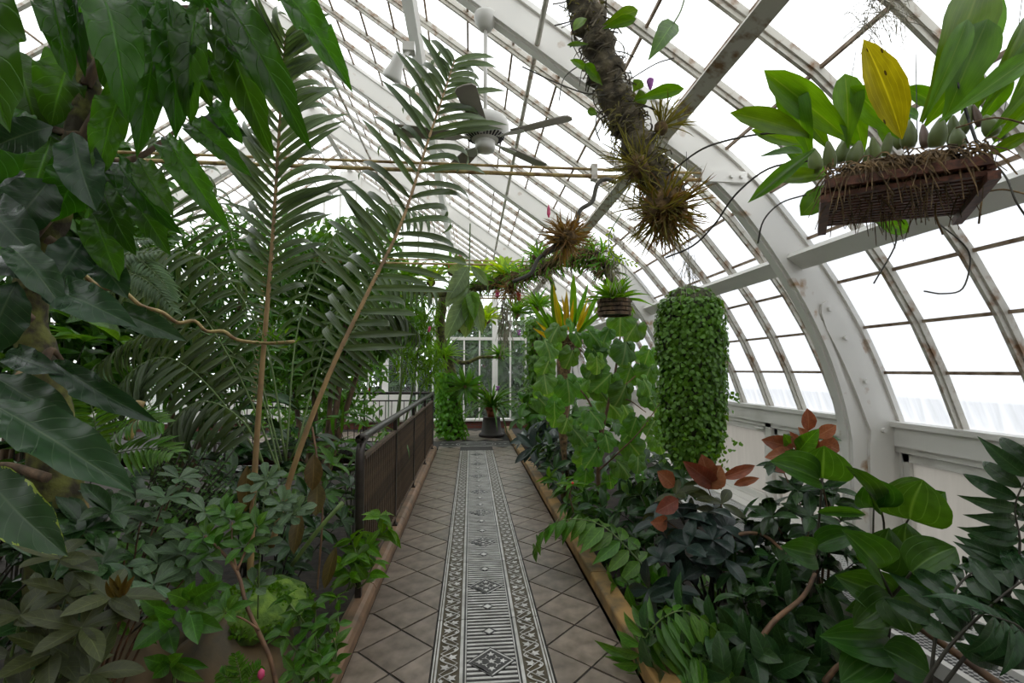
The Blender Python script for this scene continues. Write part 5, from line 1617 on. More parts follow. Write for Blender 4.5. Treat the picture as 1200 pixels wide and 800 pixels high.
lay(bt_, LF_bigd, [
    (85, 155, 113, 248, 52, 1.8), (62, 148, -6, 172, 44, 1.75), (10, 288, 76, 366, 44, 1.75), (58, 338, 162, 384, 50, 1.8), (130, 362, 220, 400, 34, 1.85), (8, 412, 72, 438, 34, 1.8),
    (62, 422, 188, 496, 36, 1.8), (-15, 470, 158, 578, 66, 1.65), (-28, 545, 80, 652, 62, 1.5, LF_bige), (-10, 440, 90, 500, 50, 1.9), (0, 200, 40, 262, 56, 2.0), (0, 300, 40, 330, 50, 2.0), (60, 210, 10, 280, 60, 2.0),
    (20, 330, -20, 420, 60, 1.9), (100, 280, 60, 340, 50, 2.05), (-20, 240, 50, 310, 60, 1.9), (280, -30, 270, 10, 50, 1.9), (230, 140, 290, 160, 30, 2.1), (110, 300, 150, 350, 40, 2.1), (80, 180, 140, 260, 60, 2.2), (40, 100, 90, 190, 60, 2.25)], 1.8, up=(0.1, -0.8, 0.6), wk=0.9)
# unseen leaves added above and beside the view to shade the bed below
for k in range(90):
    p = Vector((rnd.uniform(-3.6, -0.7), rnd.uniform(0.6, 2.6), rnd.uniform(3.0, 3.9) + 0.25 * rnd.random()))
    if p.z < 1.6 + (p.y + 0.1) * 0.86 + 0.5:
        p.z = 1.6 + (p.y + 0.1) * 0.86 + 0.5 + rnd.uniform(0, 0.4)
    leaf(bt_, LF_big, p, Vector((rnd.uniform(-1, 1), rnd.uniform(-1, 1), -0.4)), rnd.uniform(0.4, 0.6), 0.18, (0, 0, 1))
# ================================================================= palm
pm_ = thing('feather_palm', 'tall grey-green feather palm with tan thorny frond stalks left of the railing', 'palm', (-1.55, 3.4, -0.42))
pb = Vector((-1.55, 3.4, -0.42))
MB().tube(smooth_path([pb, pb + Vector((0, 0.02, 0.25)), pb + Vector((0.03, 0.0, 0.5))], 4), [0.09] * 9, 9).build('stump', M_bark, pm_, True)
f1 = frond(pm_, [at(292, 700, 3.1), at(298, 560, 3.05), at(308, 420, 3.0), at(318, 300, 2.95), at(324, 210, 2.9), at(330, 110, 2.8), at(335, 40, 2.65)], LF_palm, 32, 0.74, 0.046, mat=M_tan, r=0.021, ang=1.0, up=(0.0, -1, 0.15), sag=0.08, start=0.42, jit=0.12, vee=0.25)
m = MB()
for k in range(46):
    t = 0.3 + 0.35 * k / 46
    p = at(292, 700, 3.1).lerp(at(324, 210, 2.9), t)
    x = lerp(292, 326, (k / 46)) 
    p = at(lerp(302, 323, k / 45), lerp(470, 230, k / 45), 2.96) + Vector((-0.016, -0.004, 0))
    m.tube([p, p + Vector((-0.02, -0.004, 0.01))], [0.004, 0.001], 4)
tag(m.build('thorns', M_tan, f1), kind='stuff')
frond(pm_, [at(318, 640, 2.95), at(345, 545, 2.9), at(385, 440, 2.9), at(430, 345, 2.95), at(470, 262, 3.0), at(500, 170, 3.05), at(520, 110, 3.05), at(533, 70, 3.05)], LF_palm, 31, 0.8, 0.05, mat=M_tan, r=0.02, ang=1.25, up=(0.15, -1, 0.1), sag=0.02, start=0.32, jit=0.11, vee=0.15)
for pts, n, L0 in [
        ([(330, 560, 3.4), (280, 440, 3.5), (220, 350, 3.6), (150, 320, 3.6), (90, 350, 3.6)], 26, 0.5),
        ([(335, 540, 3.4), (310, 400, 3.6), (250, 310, 3.7), (180, 290, 3.7), (120, 320, 3.6)], 26, 0.5),
        ([(340, 540, 3.4), (390, 430, 3.6), (430, 370, 3.8), (465, 365, 3.9), (490, 390, 4.0)], 22, 0.45),
        ([(325, 570, 3.3), (260, 470, 3.4), (200, 420, 3.4), (150, 440, 3.3), (120, 500, 3.3)], 24, 0.5),
        ([(330, 540, 3.6), (290, 380, 4.2), (270, 270, 4.4), (230, 190, 4.4), (170, 150, 4.3)], 28, 0.6),
        ([(335, 540, 3.6), (350, 380, 4.2), (390, 280, 4.4), (440, 240, 4.5), (500, 250, 4.5)], 28, 0.6),
        ([(330, 560, 3.5), (300, 450, 3.9), (240, 390, 4.0), (170, 390, 4.0), (110, 430, 3.9)], 26, 0.55),
        ([(340, 560, 3.5), (370, 440, 4.0), (400, 360, 4.2), (450, 320, 4.3), (510, 340, 4.3)], 26, 0.55),
        ([(320, 580, 3.2), (290, 500, 3.2), (240, 470, 3.2), (200, 500, 3.1), (180, 560, 3.1)], 20, 0.45)]:
    frond(pm_, [at(*p) for p in pts], LF_palm, n, L0, 0.042, mat=M_stem, r=0.008, ang=1.15, up=(0, -0.35, 1), sag=0.85, start=0.2, jit=0.2, joined=STR, lmat=ML_palm)
# twisting vine
vn = thing('twisting_vine', 'thin yellowish vine twisting across the palm leaves to the frond stalk', 'vine', at(200, 370, 2.9))
MB().tube(smooth_path([at(88, 312, 2.5), at(115, 335, 2.6), at(145, 342, 2.7), at(165, 358, 2.75), at(190, 366, 2.8), at(208, 378, 2.85), at(228, 376, 2.9), at(242, 388, 2.92), at(262, 388, 2.94), at(278, 398, 2.95), at(312, 402, 2.95), at(345, 400, 2.95)], 4), 0.011, 6).build('stem', M_pipe, vn, True)
for k in range(22):
    p = at(rnd.gauss(322, 12), rnd.gauss(398, 5), 2.93)
    leaf(vn, LF_brightl, p, sph() + Vector((0, -0.3, 0.2)), 0.07, 0.014, sph())
# ferns in the left bed
tf = thing('tree_fern', 'pale feathery tree fern fronds behind the big dark leaves on the left', 'fern', at(190, 520, 3.0))
for pts in ([(120, 330, 3.0), (150, 320, 2.95), (180, 335, 2.9), (205, 365, 2.85)], [(80, 320, 3.1), (110, 315, 3.05), (140, 300, 3.0), (185, 295, 3.0)], [(150, 300, 3.1), (165, 305, 3.0), (190, 330, 2.95), (200, 350, 2.9)], [(90, 300, 3.2), (130, 285, 3.1), (180, 280, 3.1)]):
    frond(tf, [at(*p) for p in pts], LF_fern, 22, 0.14, 0.022, mat=M_stem, r=0.004, ang=1.2, up=(0, -0.7, 0.8), sag=0.25, joined=LAN, lmat=ML_grey)
for pts in ([(112, 540, 2.5), (112, 500, 2.5), (105, 470, 2.5), (95, 450, 2.5)], [(118, 545, 2.6), (135, 510, 2.6), (165, 490, 2.5), (190, 495, 2.5)], [(100, 545, 2.6), (140, 530, 2.5), (180, 525, 2.5), (205, 530, 2.4)], [(110, 545, 2.6), (80, 510, 2.6), (60, 500, 2.5)]):
    frond(tf, [at(*p) for p in pts], LF_fern, 18, 0.16, 0.026, mat=M_stem, r=0.004, ang=1.2, up=(0, -0.7, 0.8), sag=0.2, lname='pinna')
# ================================================================= left bed: rocks, moss, undergrowth
def rock(label, c, sx, sy, sz, seed, mat=M_rock):
    m = MB()
    v, f = [], []
    nu, nv = 14, 9
    for j in range(nv + 1):
        ph = PI * j / nv
        for i in range(nu):
            th = 2 * PI * i / nu
            d = Vector((math.sin(ph) * math.cos(th), math.sin(ph) * math.sin(th), math.cos(ph)))
            r = 1 + 0.3 * noise.noise(d * 1.6 + Vector((seed, 0, 0))) + 0.1 * noise.noise(d * 5 + Vector((seed, 3, 0)))
            v.append((d.x * r * sx, d.y * r * sy, d.z * r * sz))
    for j in range(nv):
        for i in range(nu):
            f.append((j * nu + i, (j + 1) * nu + i, (j + 1) * nu + (i + 1) % nu, j * nu + (i + 1) % nu))
    m.add(v, f)
    return tag(obj('bed_rock', m.me('bed_rock', mat, True), None, c), label, 'rock')


rock('brown weathered rock under the moss mound, bottom left of the kerb', (-1.28, 2.75, -0.18), 0.36, 0.4, 0.42, 1)
rock('brown rock behind the compound-leaf plant, lower left', (-1.85, 2.75, -0.15), 0.4, 0.4, 0.4, 5)
rock('dark rock at the bottom edge beside the kerb', (-1.35, 2.1, -0.35), 0.35, 0.35, 0.3, 9)
mo = thing('moss_mound', 'bright green mossy mound on the rock left of the kerb', 'moss', (-1.22, 3.0, 0.2))
m = MB().lathe([(0.05, -0.02), (0.3, 0.0), (0.27, 0.08), (0.16, 0.14), (0.02, 0.16)], 16, (-1.22, 2.95, 0.2))
m.v = [tuple(Vector(p) + Vector(noise.noise_vector(Vector(p) * 9)) * 0.05) for p in m.v]
m.build('moss_cushion', M_gmoss, mo, True)
fol = Foliage(RND, n=2)
for k in range(1500):
    a, r = rnd.uniform(0, 6.28), 0.31 * rnd.random() ** 0.5
    p = Vector((-1.22 + r * math.cos(a), 2.95 + r * math.sin(a), 0.2 + 0.17 * (1 - (r / 0.32) ** 2)))
    fol.add(p, sph() + Vector((0, 0, 0.7)), 0.026, 0.02, sph() + Vector((0, -0.5, 1)))
fol.build('tiny_leaves', ML_bright, mo)

shrub('bronze_rosette_shrub', 'shrub with large bronze-green leaves and orange buds, bottom left corner', 'shrub', (-1.75, 1.85, -0.42), [at(x, y, Y) for x, y, Y in ((80, 695, 1.75), (70, 655, 1.8), (128, 700, 1.75), (60, 765, 1.65), (105, 790, 1.65), (25, 720, 1.7), (95, 735, 1.65))], LF_bronze, 0.15, 0.38, M_stem, per=3, whorl=True, rosette=5, start=0.7, face=(0, -0.7, 0.8), stem_r=0.009)
bud = thing('orange_bud_cluster', 'small cluster of orange-brown leaf buds above the bronze shrub', 'bud', at(142, 690, 1.72))
lay(bud, LF_brown, [(140, 700, 128, 675, 7), (142, 700, 138, 672, 8), (145, 698, 158, 674, 7), (143, 698, 150, 672, 6), (135, 700, 124, 680, 6)], 1.7)
cp = thing('compound_leaf_plant', 'plant with bright green compound leaves in whorls, lower left', 'plant', at(205, 800, 1.95))
m = MB()
for (x, y), (x2, y2) in (((205, 810), (200, 725)), ((200, 725), (225, 700)), ((200, 728), (178, 728)), ((205, 790), (200, 775))):
    m.tube([at(x, y, 1.95), at(x2, y2, 1.93)], 0.005, 5)
m.build('stems', M_stem, cp)
lay(cp, LF_mid, [(200, 728, 155, 762, 22), (196, 732, 205, 768, 20), (215, 722, 262, 738, 20), (222, 715, 232, 755, 20), (225, 702, 262, 680, 20), (222, 704, 228, 680, 16), (222, 706, 195, 695, 20), (198, 722, 162, 698, 18), (196, 724, 165, 728, 14), (205, 720, 180, 710, 14), (200, 735, 185, 722, 12), (210, 712, 214, 730, 12), (200, 778, 168, 770, 18), (200, 778, 240, 798, 14), (200, 776, 215, 765, 14), (198, 778, 178, 795, 16), (202, 776, 245, 782, 12)], 1.93)
shrub('grey_rosette_shrub', 'shrub with grey-green paddle leaves in flat rosettes, left bed centre', 'shrub', (-1.85, 2.5, -0.42), [at(x, y, Y) for x, y, Y in ((194, 583, 2.4), (210, 560, 2.5), (165, 610, 2.4), (185, 660, 2.3), (215, 650, 2.35), (222, 630, 2.4), (180, 685, 2.2), (160, 585, 2.5), (240, 600, 2.4), (235, 655, 2.35))], LF_grey, 0.115, 0.42, M_twig, per=4, whorl=True, rosette=6, start=0.8, face=(0, -0.8, 0.8))
rs = thing('red_stem_shrub', 'open shrub with one forked reddish-brown stem and small rosettes left of the palm stalks', 'shrub', at(326, 815, 2.2))
for pp, r in (([(326, 815, 2.2), (316, 770, 2.2), (290, 712, 2.22), (278, 670, 2.25), (256, 642, 2.3), (240, 628, 2.32)], 0.011), ([(278, 670, 2.25), (272, 640, 2.3), (272, 612, 2.35)], 0.006), ([(304, 738, 2.2), (285, 725, 2.18), (264, 718, 2.15)], 0.005), ([(278, 668, 2.25), (290, 640, 2.3), (300, 618, 2.35)], 0.006)):
    q = smooth_path([at(*x) for x in pp], 4)
    MB().tube(q, [lerp(r, r * 0.5, i / (len(q) - 1)) for i in range(len(q))], 6).build('stem', M_twig, rs, True)
for x, y, Y in ((240, 628, 2.32), (272, 612, 2.35), (264, 716, 2.15), (300, 618, 2.35), (248, 645, 2.3), (285, 640, 2.3), (262, 600, 2.4)):
    rosette(rs, at(x, y, Y), LF_mid, 7, 0.1, 0.042, axis=(0, -0.7, 0.8), tilt=(0.7, 1.4))
gs = thing('green_stem_rosettes', 'thin green-stemmed plant with flat grey-green rosettes in front of the tan frond stalks', 'plant', at(302, 720, 2.4))
for pp in ([(302, 725, 2.4), (304, 660, 2.4), (308, 600, 2.45), (312, 565, 2.5)], [(304, 650, 2.4), (318, 610, 2.42), (330, 590, 2.45)], [(303, 690, 2.4), (298, 680, 2.4)], [(306, 630, 2.42), (298, 600, 2.45), (302, 575, 2.5)]):
    q = smooth_path([at(*x) for x in pp], 4)
    MB().tube(q, 0.004, 5).build('stem', M_stem, gs, True)
for x, y, Y in ((312, 562, 2.5), (330, 590, 2.45), (302, 575, 2.5), (340, 606, 2.45), (318, 615, 2.42), (303, 640, 2.4), (298, 688, 2.4), (346, 598, 2.45)):
    rosette(gs, at(x, y, Y), LF_grey, 7, 0.1, 0.045, axis=(0, -0.7, 0.8), tilt=(0.7, 1.45))
shrub('small_leaf_bush', 'rounded bush of tiny bright leaves behind the grey rosette shrub', 'shrub', (-2.2, 3.1, -0.42), [at(x, y, Y) for x, y, Y in [(rnd.uniform(180, 285), rnd.uniform(515, 600), rnd.uniform(2.8, 3.2)) for _ in range(46)]], None, 0.035, 0.5, M_dtwig, per=34, foliage=ELL, fmat=ML_mid, start=0.4, spread=1.2)
shrub('nettle_leaf_plant', 'leafy green plant with pointed leaves beside the kerb, bottom left', 'plant', at(385, 815, 2.4), [at(x, y, Y) for x, y, Y in ((370, 710, 2.5), (385, 730, 2.45), (350, 720, 2.5), (360, 760, 2.35), (345, 785, 2.3), (375, 780, 2.3), (330, 740, 2.4), (335, 700, 2.55), (395, 700, 2.6))], LF_midl, 0.09, 0.42, M_stem, per=10, whorl=True, rosette=4, start=0.3, face=(0, -0.8, 0.7))
shrub('kerbside_seedling', 'fresh bright green leafy plant growing through the railing post', 'plant', at(412, 690, 3.2), [at(x, y, Y) for x, y, Y in ((445, 605, 3.25), (455, 620, 3.25), (412, 632, 3.2), (420, 650, 3.15), (400, 660, 3.15), (430, 640, 3.2), (438, 660, 3.15), (410, 675, 3.1))], LF_brightl, 0.13, 0.4, M_stem, per=5, whorl=True, rosette=4, start=0.45, face=(0, -0.8, 0.7))
lf = thing('little_fern', 'small bright fern at the bottom edge left of the kerb', 'fern', at(285, 812, 2.1))
for pts in ([(285, 812, 2.1), (280, 785, 2.1), (276, 766, 2.1)], [(288, 812, 2.1), (295, 790, 2.1), (305, 780, 2.1)], [(282, 812, 2.1), (268, 795, 2.1), (258, 788, 2.1)]):
    frond(lf, [at(*p) for p in pts], LF_fern, 12, 0.06, 0.014, mat=M_stem, r=0.003, ang=1.3, up=(0, -0.9, 0.4), sag=0.0, start=0.05, lname='pinna')
pf = tag(obj('pink_bud', MB().lathe([(0.004, -0.02), (0.014, -0.005), (0.013, 0.01), (0.003, 0.022)], 8, at(306, 790, 2.0)).me('pink_bud', M_pink, True)), 'tiny pink flower bud at the bottom edge by the small fern', 'flower')
bl_ = thing('withered_leaf_stalk', 'stalk with large hanging brown-green withered leaves beside the railing', 'plant', at(372, 680, 2.9))
MB().tube(smooth_path([at(372, 690, 2.9), at(378, 600, 2.9), at(372, 540, 2.9), at(366, 500, 2.95)], 4), 0.006, 5).build('stalk', M_twig, bl_)
lay(bl_, LF_brown, [(368, 532, 366, 575, 20), (372, 565, 370, 605, 20), (290, 545, 288, 600, 18), (352, 600, 344, 650, 16), (394, 640, 380, 690, 14)], 2.85)
st_ = tag(obj('green_stalk', MB().tube(smooth_path([at(342, 662, 2.6), at(372, 622, 2.6), at(402, 588, 2.65)], 4), 0.012, 6).me('green_stalk', M_stem, True)), 'smooth pale green stalk leaning toward the railing', 'stalk')
yk = thing('yellow_stalks', 'pair of thick yellow-brown leaf stalks among the dark ferns on the left', 'stalk', at(160, 500, 2.8))
for pp in ([(150, 515, 2.8), (158, 490, 2.8), (165, 470, 2.8)], [(100, 620, 2.6), (97, 590, 2.6), (92, 565, 2.6)], [(0, 470, 2.0), (15, 450, 2.05), (35, 432, 2.1)]):
    MB().tube(smooth_path([at(*x) for x in pp], 4), 0.022, 7).build('stalk', M_pipe, yk, True)
# dark undergrowth shrubs of the left bed
for i, (bx, by, tips, me_, sz, asp, lab, cat) in enumerate([
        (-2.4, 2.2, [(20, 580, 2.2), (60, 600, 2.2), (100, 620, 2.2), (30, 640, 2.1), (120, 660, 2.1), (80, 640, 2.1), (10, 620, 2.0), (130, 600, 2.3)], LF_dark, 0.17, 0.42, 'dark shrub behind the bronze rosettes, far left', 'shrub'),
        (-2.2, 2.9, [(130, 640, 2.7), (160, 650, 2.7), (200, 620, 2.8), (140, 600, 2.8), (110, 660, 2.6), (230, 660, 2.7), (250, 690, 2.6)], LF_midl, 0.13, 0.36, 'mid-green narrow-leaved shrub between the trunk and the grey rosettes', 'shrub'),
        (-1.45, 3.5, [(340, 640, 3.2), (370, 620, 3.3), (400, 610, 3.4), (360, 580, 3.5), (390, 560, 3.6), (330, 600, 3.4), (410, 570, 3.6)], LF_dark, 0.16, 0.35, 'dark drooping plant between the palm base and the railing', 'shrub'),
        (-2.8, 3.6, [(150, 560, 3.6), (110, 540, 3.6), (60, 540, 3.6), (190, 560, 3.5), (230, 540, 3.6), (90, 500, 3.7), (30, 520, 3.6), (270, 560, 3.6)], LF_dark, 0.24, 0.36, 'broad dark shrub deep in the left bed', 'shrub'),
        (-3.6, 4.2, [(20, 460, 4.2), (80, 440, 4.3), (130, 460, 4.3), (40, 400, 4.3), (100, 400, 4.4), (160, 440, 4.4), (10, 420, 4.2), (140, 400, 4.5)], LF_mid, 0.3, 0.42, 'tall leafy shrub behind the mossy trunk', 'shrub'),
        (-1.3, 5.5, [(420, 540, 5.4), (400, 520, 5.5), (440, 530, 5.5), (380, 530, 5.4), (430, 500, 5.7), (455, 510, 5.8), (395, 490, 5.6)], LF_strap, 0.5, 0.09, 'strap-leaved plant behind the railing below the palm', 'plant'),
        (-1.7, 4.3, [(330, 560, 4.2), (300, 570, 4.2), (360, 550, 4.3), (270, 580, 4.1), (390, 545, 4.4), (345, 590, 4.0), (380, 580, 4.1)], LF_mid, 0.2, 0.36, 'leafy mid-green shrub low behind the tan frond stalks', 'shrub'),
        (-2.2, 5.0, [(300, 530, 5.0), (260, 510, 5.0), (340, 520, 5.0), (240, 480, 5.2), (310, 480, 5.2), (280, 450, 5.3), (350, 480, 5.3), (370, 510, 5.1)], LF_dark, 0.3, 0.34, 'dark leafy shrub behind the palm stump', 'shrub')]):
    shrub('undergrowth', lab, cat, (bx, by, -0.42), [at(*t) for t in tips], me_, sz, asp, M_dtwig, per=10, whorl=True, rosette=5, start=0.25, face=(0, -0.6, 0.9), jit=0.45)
# ================================================================= background trees inside the house, left
def bgtree(name, label, base, crowns, fmat, n, L, asp, ctrl=ELL, trunk_r=0.06, mat=M_bark, droop=-0.25, cat='tree'):
    t = thing(name, label, cat, base)
    m = MB()
    fol = Foliage(ctrl, n=3, m=1, fold=0.2, droop=0.4)
    tot = sum(r[0] * r[1] * r[2] for _, r in crowns)
    for c, r in crowns:
        c = Vector(c)
        q = smooth_path([Vector(base), Vector(base).lerp(c, 0.5) + rv(0.1), c], 5)
        m.tube(q, [lerp(trunk_r, trunk_r * 0.35, i / (len(q) - 1)) for i in range(len(q))], 7)
        for k in range(int(n * r[0] * r[1] * r[2] / tot)):
            d = sph() * rnd.random() ** 0.4
            p = c + Vector((d.x * r[0], d.y * r[1], d.z * r[2]))
            l = L * rnd.uniform(0.7, 1.2)
            fol.add(p, sph() + Vector((0, 0, droop)), l, l * asp, sph() * 0.8 + Vector((0, -0.5, 0.7)))
    m.build('trunk', mat, t, True)
    fol.build('foliage', fmat, t)
    return t


bgtree('indoor_tree', 'bright leafy tree behind the palm, left of the far bromeliad branch', (-2.2, 7.2, -0.42), [(at(410, 300, 7.0), (0.8, 0.6, 0.6)), (at(360, 340, 7.2), (0.9, 0.6, 0.7)), (at(440, 370, 7.0), (0.7, 0.5, 0.6)), (at(390, 400, 7.2), (0.9, 0.6, 0.5)), (at(340, 420, 7.2), (0.9, 0.6, 0.6))], ML_mid, 4200, 0.18, 0.4)
bgtree('indoor_tree', 'mid-green tree with drooping narrow leaves deep behind the palm', (-3.6, 6.2, -0.42), [(at(250, 330, 6.2), (0.9, 0.6, 0.8)), (at(300, 290, 6.4), (0.8, 0.6, 0.5)), (at(200, 390, 6.0), (0.9, 0.6, 0.8)), (at(270, 420, 6.0), (0.9, 0.6, 0.7))], ML_mid, 2400, 0.22, 0.22, LAN)
bgtree('indoor_tree', 'dark tree on the far left behind the big-leaved tree', (-5.0, 5.6, -0.42), [(at(60, 340, 5.2), (1.0, 0.7, 0.8)), (at(120, 290, 5.6), (0.9, 0.7, 0.7)), (at(30, 420, 5.0), (0.9, 0.7, 0.7)), (at(150, 370, 5.6), (0.8, 0.6, 0.7)), (at(20, 230, 5.2), (1.0, 0.7, 0.8)), (at(90, 200, 5.8), (0.9, 0.7, 0.6))], ML_mid, 3200, 0.24, 0.4)
bgtree('indoor_tree', 'dense unseen tree added beyond the left edge to block side light', (-4.6, 2.6, -0.42), [((-4.6, 2.6, 2.6), (1.1, 1.2, 1.2)), ((-4.4, 1.6, 1.4), (1.0, 1.0, 1.0)), ((-5.0, 3.6, 1.6), (1.0, 1.0, 1.1)), ((-4.2, 2.4, 0.4), (0.9, 1.2, 0.7)), ((-5.4, 2.4, 3.4), (1.2, 1.2, 0.8))], ML_mid, 4000, 0.28, 0.4)  # added outside the view to keep side light off the left bed
bgtree('indoor_tree', 'low bright shrubby tree in front of the white low panels', (-2.9, 9.0, -0.1), [(at(430, 420, 9.0), (0.5, 0.5, 0.5)), (at(410, 470, 8.8), (0.6, 0.5, 0.4)), (at(380, 450, 8.8), (0.6, 0.5, 0.6)), (at(350, 480, 8.4), (0.9, 0.5, 0.6))], ML_mid, 1300, 0.16, 0.4)
bgtree('bamboo_clump', 'clump of thin drooping narrow-leaved stems hanging left of the far window', (-1.5, 9.4, -0.42), [(at(480, 400, 9.3), (0.35, 0.3, 0.8)), (at(495, 370, 9.3), (0.4, 0.3, 0.5)), (at(505, 420, 9.4), (0.3, 0.3, 0.6)), (at(470, 350, 9.0), (0.5, 0.4, 0.5))], ML_bright, 1100, 0.24, 0.12, STR, 0.03, M_stem, -0.9, 'shrub')
# ivy-clad tree at the path end with its bromeliad-laden branch
et = thing('epiphyte_tree', 'brown tree clothed in creeper at the path end with a long arching mossy branch', 'tree', (-0.42, 11.2, 0))
m = MB()
q = smooth_path([Vector((-0.42, 11.2, 0)), at(532, 460, 11.2), at(524, 420, 11.2), at(516, 390, 11.0), at(520, 350, 10.0), at(545, 340, 8.0), at(575, 332, 7.0), at(605, 325, 6.2), at(632, 315, 5.6), at(660, 300, 5.2), at(690, 296, 5.0), at(708, 310, 4.9), at(718, 330, 4.8)], 5)
m.tube(q, [lerp(0.17, 0.045, min(1, (i / (len(q) - 1)) ** 0.6)) for i in range(len(q))], 9)
m.v = [tuple(Vector(p) + Vector(noise.noise_vector(Vector(p) * 7)) * 0.04) for p in m.v]
m.build('trunk', M_mossbark, et, True)
m = MB()
for pp in ([(524, 420, 11.2), (545, 425, 10.8), (565, 418, 10.6), (592, 420, 10.5)], [(540, 342, 8.2), (510, 345, 8.0), (470, 340, 7.8), (420, 345, 7.5)], [(600, 328, 6.3), (612, 318, 6.2), (640, 320, 6.0), (650, 340, 5.9)]):
    c_ = smooth_path([at(*x) for x in pp], 5)
    MB().tube(c_, [lerp(0.06, 0.025, i / (len(c_) - 1)) for i in range(len(c_))], 7).build('side_branch', M_mossbark, et, True)
mt = MB()
fl_ = Foliage(STR, n=4, fold=0.5, droop=0.7, asp=0.1)
for k in range(900):
    p, d = pathat(q, rnd.uniform(0.3, 0.97))
    o = Quaternion(d, rnd.uniform(0, 6.28)) @ d.orthogonal().normalized()
    mt.tube(arc(p + o * 0.07, o + sph() * 0.8, rnd.uniform(0.04, 0.16), 0.6, 3), [0.006, 0.005, 0.004, 0.002], 3, False)
    if k % 2 == 0:
        l = rnd.uniform(0.12, 0.26)
        fl_.add(p + o * 0.06, o + Vector((0, -0.2, 0.4)) + sph() * 0.6, l, l * 0.12, sph() + Vector((0, -0.4, 0.8)))
tag(mt.build('moss_tufts', M_moss, et), kind='stuff')
fl_.build('small_ferns', ML_bright, et)
fol = Foliage(RND, n=3)
for k in range(1500):
    z = rnd.uniform(0, 1.5)
    a = rnd.uniform(0, 6.28)
    r = 0.36 - 0.1 * z
    o = Vector((math.cos(a), math.sin(a), 0.2))
    fol.add(Vector((-0.42 - 0.12 * z, 11.2, z)) + o * r * rnd.uniform(0.7, 1.05), o * 0.3 + Vector((0, 0, -0.7)) + sph() * 0.5, 0.09, 0.075, o + sph() * 0.4)
fol.build('creeper_leaves', ML_bright, et)
for i, (x, y, Y, n, L, me_, lab) in enumerate([
        (545, 452, 11.0, 36, 0.6, LF_strap, 'hanging staghorn-like strap fern on the creeper-clad trunk at the path end'),
        (585, 416, 10.5, 30, 0.28, LF_straps, 'bright fern tuft at the end of the low side branch before the far window'),
        (520, 418, 11.0, 22, 0.45, LF_straps, 'strap-leaved bromeliad perched on the far trunk fork'),
        (590, 322, 6.5, 22, 0.26, LF_lime, 'lime bromeliad sitting on the arching mossy branch'),
        (565, 325, 7.3, 20, 0.3, LF_lime, 'yellow-green bromeliad on the mossy branch behind the hanging broad leaves'),
        (530, 318, 8.0, 22, 0.34, LF_straps, 'green bromeliad at the left end of the mossy branch'),
        (505, 330, 8.0, 20, 0.3, LF_lime, 'small lime bromeliad left of the mossy branch end'),
        (480, 325, 7.8, 22, 0.34, LF_straps, 'upright green bromeliad on the left side branch'),
        (630, 300, 5.7, 16, 0.2, LF_straps, 'little green orchid tuft near the right end of the mossy branch'),
        (570, 375, 9.0, 26, 0.3, LF_lime, 'pale lime bromeliad hanging low under the mossy branch'),
        (605, 368, 9.2, 26, 0.36, LF_straps, 'green bromeliad hanging before the far gable glass'),
        (630, 360, 9.0, 26, 0.36, LF_straps, 'green bromeliad beside the far gable, left of the yellow bromeliad'),
        (452, 345, 7.6, 20, 0.32, LF_lime, 'lime bromeliad far left on the side branch'),
        (540, 385, 9.4, 20, 0.28, LF_straps, 'fern tuft hanging above the low side branch')]):
    c = at(x, y, Y)
    t = thing('branch_bromeliad', lab, 'bromeliad', c)
    m = MB().lathe([(0.02, -0.08), (0.07, -0.05), (0.08, 0.0), (0.03, 0.04)], 8, c)
    m.build('root_ball', M_moss, t, True)
    n, L = (int(n * 1.4), L * 1.5) if i else (n, L)
    rosette(t, c, me_, n, L, L * (0.11 if me_ is not LF_lime else 0.2), axis=(0, -0.4, 0.9) if i else (0, -0.8, -0.1), tilt=(0.3, 1.4))
for x, y, Y, mat, lab in ((532, 306, 7.9, M_red, 'red bromeliad flower spike at the left end of the mossy branch'), (527, 314, 7.9, M_red, 'second red flower spike lower on the left of the mossy branch'), (540, 302, 7.9, M_pink, 'pink bromeliad flower spike above the red ones'), (583, 345, 6.5, M_pink, 'pink red flower under the mossy branch'), (608, 348, 6.2, M_red, 'dark red flower hanging by the root tuft'), (503, 386, 8.8, M_pink, 'tiny pink flower on the drooping narrow leaves'), (433, 458, 9.0, M_red, 'tiny red flower behind the handrail'), (422, 437, 9.0, M_red, 'small red flower among the palm leaflets above the handrail'), (608, 390, 9.2, M_purple, 'tiny purple flower before the far gable')):
    c = at(x, y, Y)
    t = thing('flower_spike', lab, 'flower', c)
    for k in range(5):
        o = MB().lathe([(0.004, -0.05), (0.02, -0.01), (0.016, 0.03), (0.002, 0.07)], 6)
        R_ = Matrix.Rotation(rnd.uniform(-0.7, 0.7), 3, 'Y') @ Matrix.Rotation(rnd.uniform(-0.7, 0.7), 3, 'X')
        o.v = [tuple(R_ @ Vector(p) + c) for p in o.v]
        o.build('petal', mat, t, True)
tillandsia('root_tuft', 'spidery brown root tuft hanging under the middle of the mossy branch', at(598, 336, 6.2), 90, 0.28, 0.012, LF_tillr, (0, -0.3, -0.2), 1.0, 0.08)
m = MB()
for k in range(120):
    p = at(rnd.gauss(592, 4), rnd.uniform(345, 395), 6.3)
    m.tube(arc(p, Vector((0, 0, -1)) + sph() * 0.4, rnd.uniform(0.12, 0.25), 0.2, 3), 0.004, 3, False)
tag(tag(obj('spanish_moss', m.me('spanish_moss', M_greymoss)), 'hanging beard of pale moss below the mossy branch', 'moss'), kind='stuff')
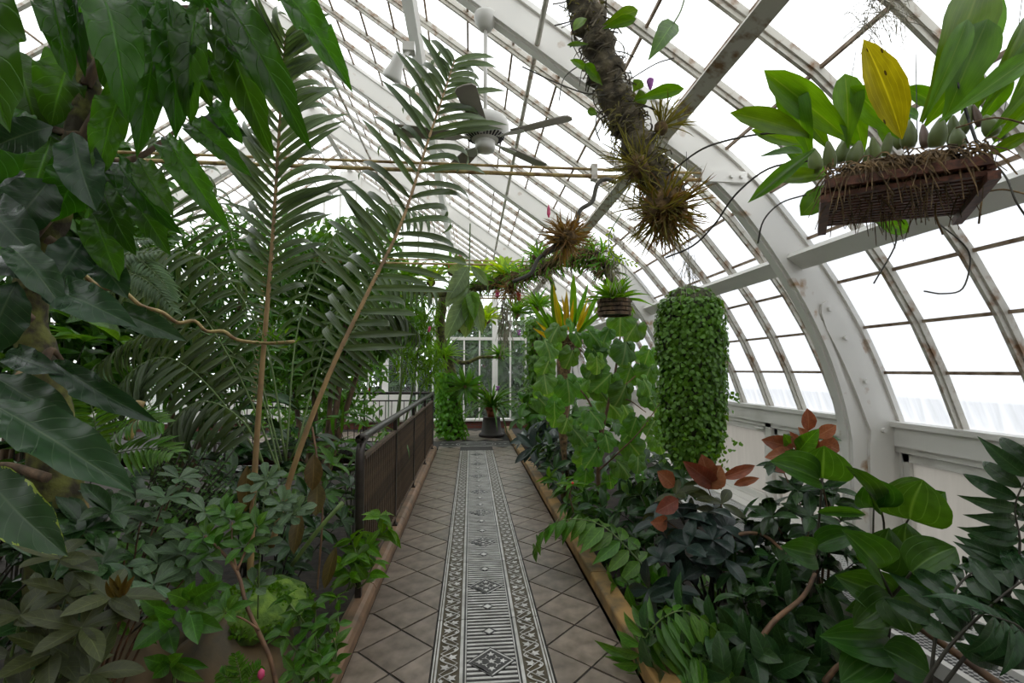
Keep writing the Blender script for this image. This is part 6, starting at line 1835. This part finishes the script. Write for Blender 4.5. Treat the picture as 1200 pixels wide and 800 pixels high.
# hanging cluster of broad grey-green leaves
hc = thing('hanging_broadleaf', 'hanging cluster of long broad grey-green leaves in front of the mossy branch', 'hanging plant', at(550, 310, 3.7))
MB().tube(smooth_path([at(551, 262, 3.8), at(550, 310, 3.7), at(549, 345, 3.7)], 4), 0.006, 5).build('stem', M_stem, hc)
lay(hc, LF_broad, [(549, 342, 522, 398, 22), (548, 342, 535, 388, 18), (552, 342, 545, 396, 24), (551, 340, 554, 380, 20), (554, 340, 566, 392, 16), (548, 312, 524, 352, 20), (547, 316, 524, 316, 14), (549, 338, 528, 344, 12), (550, 345, 548, 385, 22), (552, 312, 572, 335, 12), (546, 310, 532, 300, 10), (548, 322, 522, 360, 18)], 3.7, up=(0, -1, 0.1))
lay(hc, LF_bright, [(552, 345, 550, 388, 18), (553, 342, 556, 376, 16)], 3.65)
# ivy post by the far window, right
ip = thing('creeper_post', 'post smothered in dark creeper right of the far window', 'post', (1.55, 10.8, 0))
MB().tube([(1.55, 10.8, 0), (1.5, 10.8, 2.6)], 0.12, 8).build('post', M_bark, ip)
fol = Foliage(RND, n=3)
for k in range(1300):
    z = rnd.uniform(0.2, 2.75)
    a = rnd.uniform(0, 6.28)
    o = Vector((math.cos(a), math.sin(a), 0.2))
    fol.add(Vector((1.52, 10.8, z)) + o * rnd.uniform(0.12, 0.34), o * 0.3 + Vector((0, 0, -0.7)) + sph() * 0.5, 0.11, 0.09, o + sph() * 0.4)
fol.build('creeper_leaves', ML_mid, ip)
# trees outside the end wall
for i, (x, y, h, r, lab) in enumerate([(-6.5, 19, 4.2, 2.6, 'leftmost dark tree outside the end wall'), (-2.6, 18, 3.6, 2.2, 'dark tree outside behind the thick left post of the end wall'), (0.2, 17.5, 3.4, 2.0, 'dark green tree outside straight beyond the path end'), (2.6, 18.5, 3.8, 2.2, 'dark tree outside beyond the creeper post'), (6.0, 20, 4.0, 2.6, 'rightmost dark tree outside the end wall')]):
    bgtree('outdoor_tree', lab, (x, y, -0.95), [((x, y, h * 0.3), (r, r * 0.7, 1.5)), ((x + 0.3, y, h * 0.62), (r * 0.9, r * 0.7, 1.4)), ((x, y + 0.4, h * 0.85), (r * 0.6, r * 0.6, 0.9)), ((x - 0.4, y - 0.5, 0.1), (r, r * 0.6, 1.0))], ML_far, 3200, 0.34, 0.5, trunk_r=0.14)
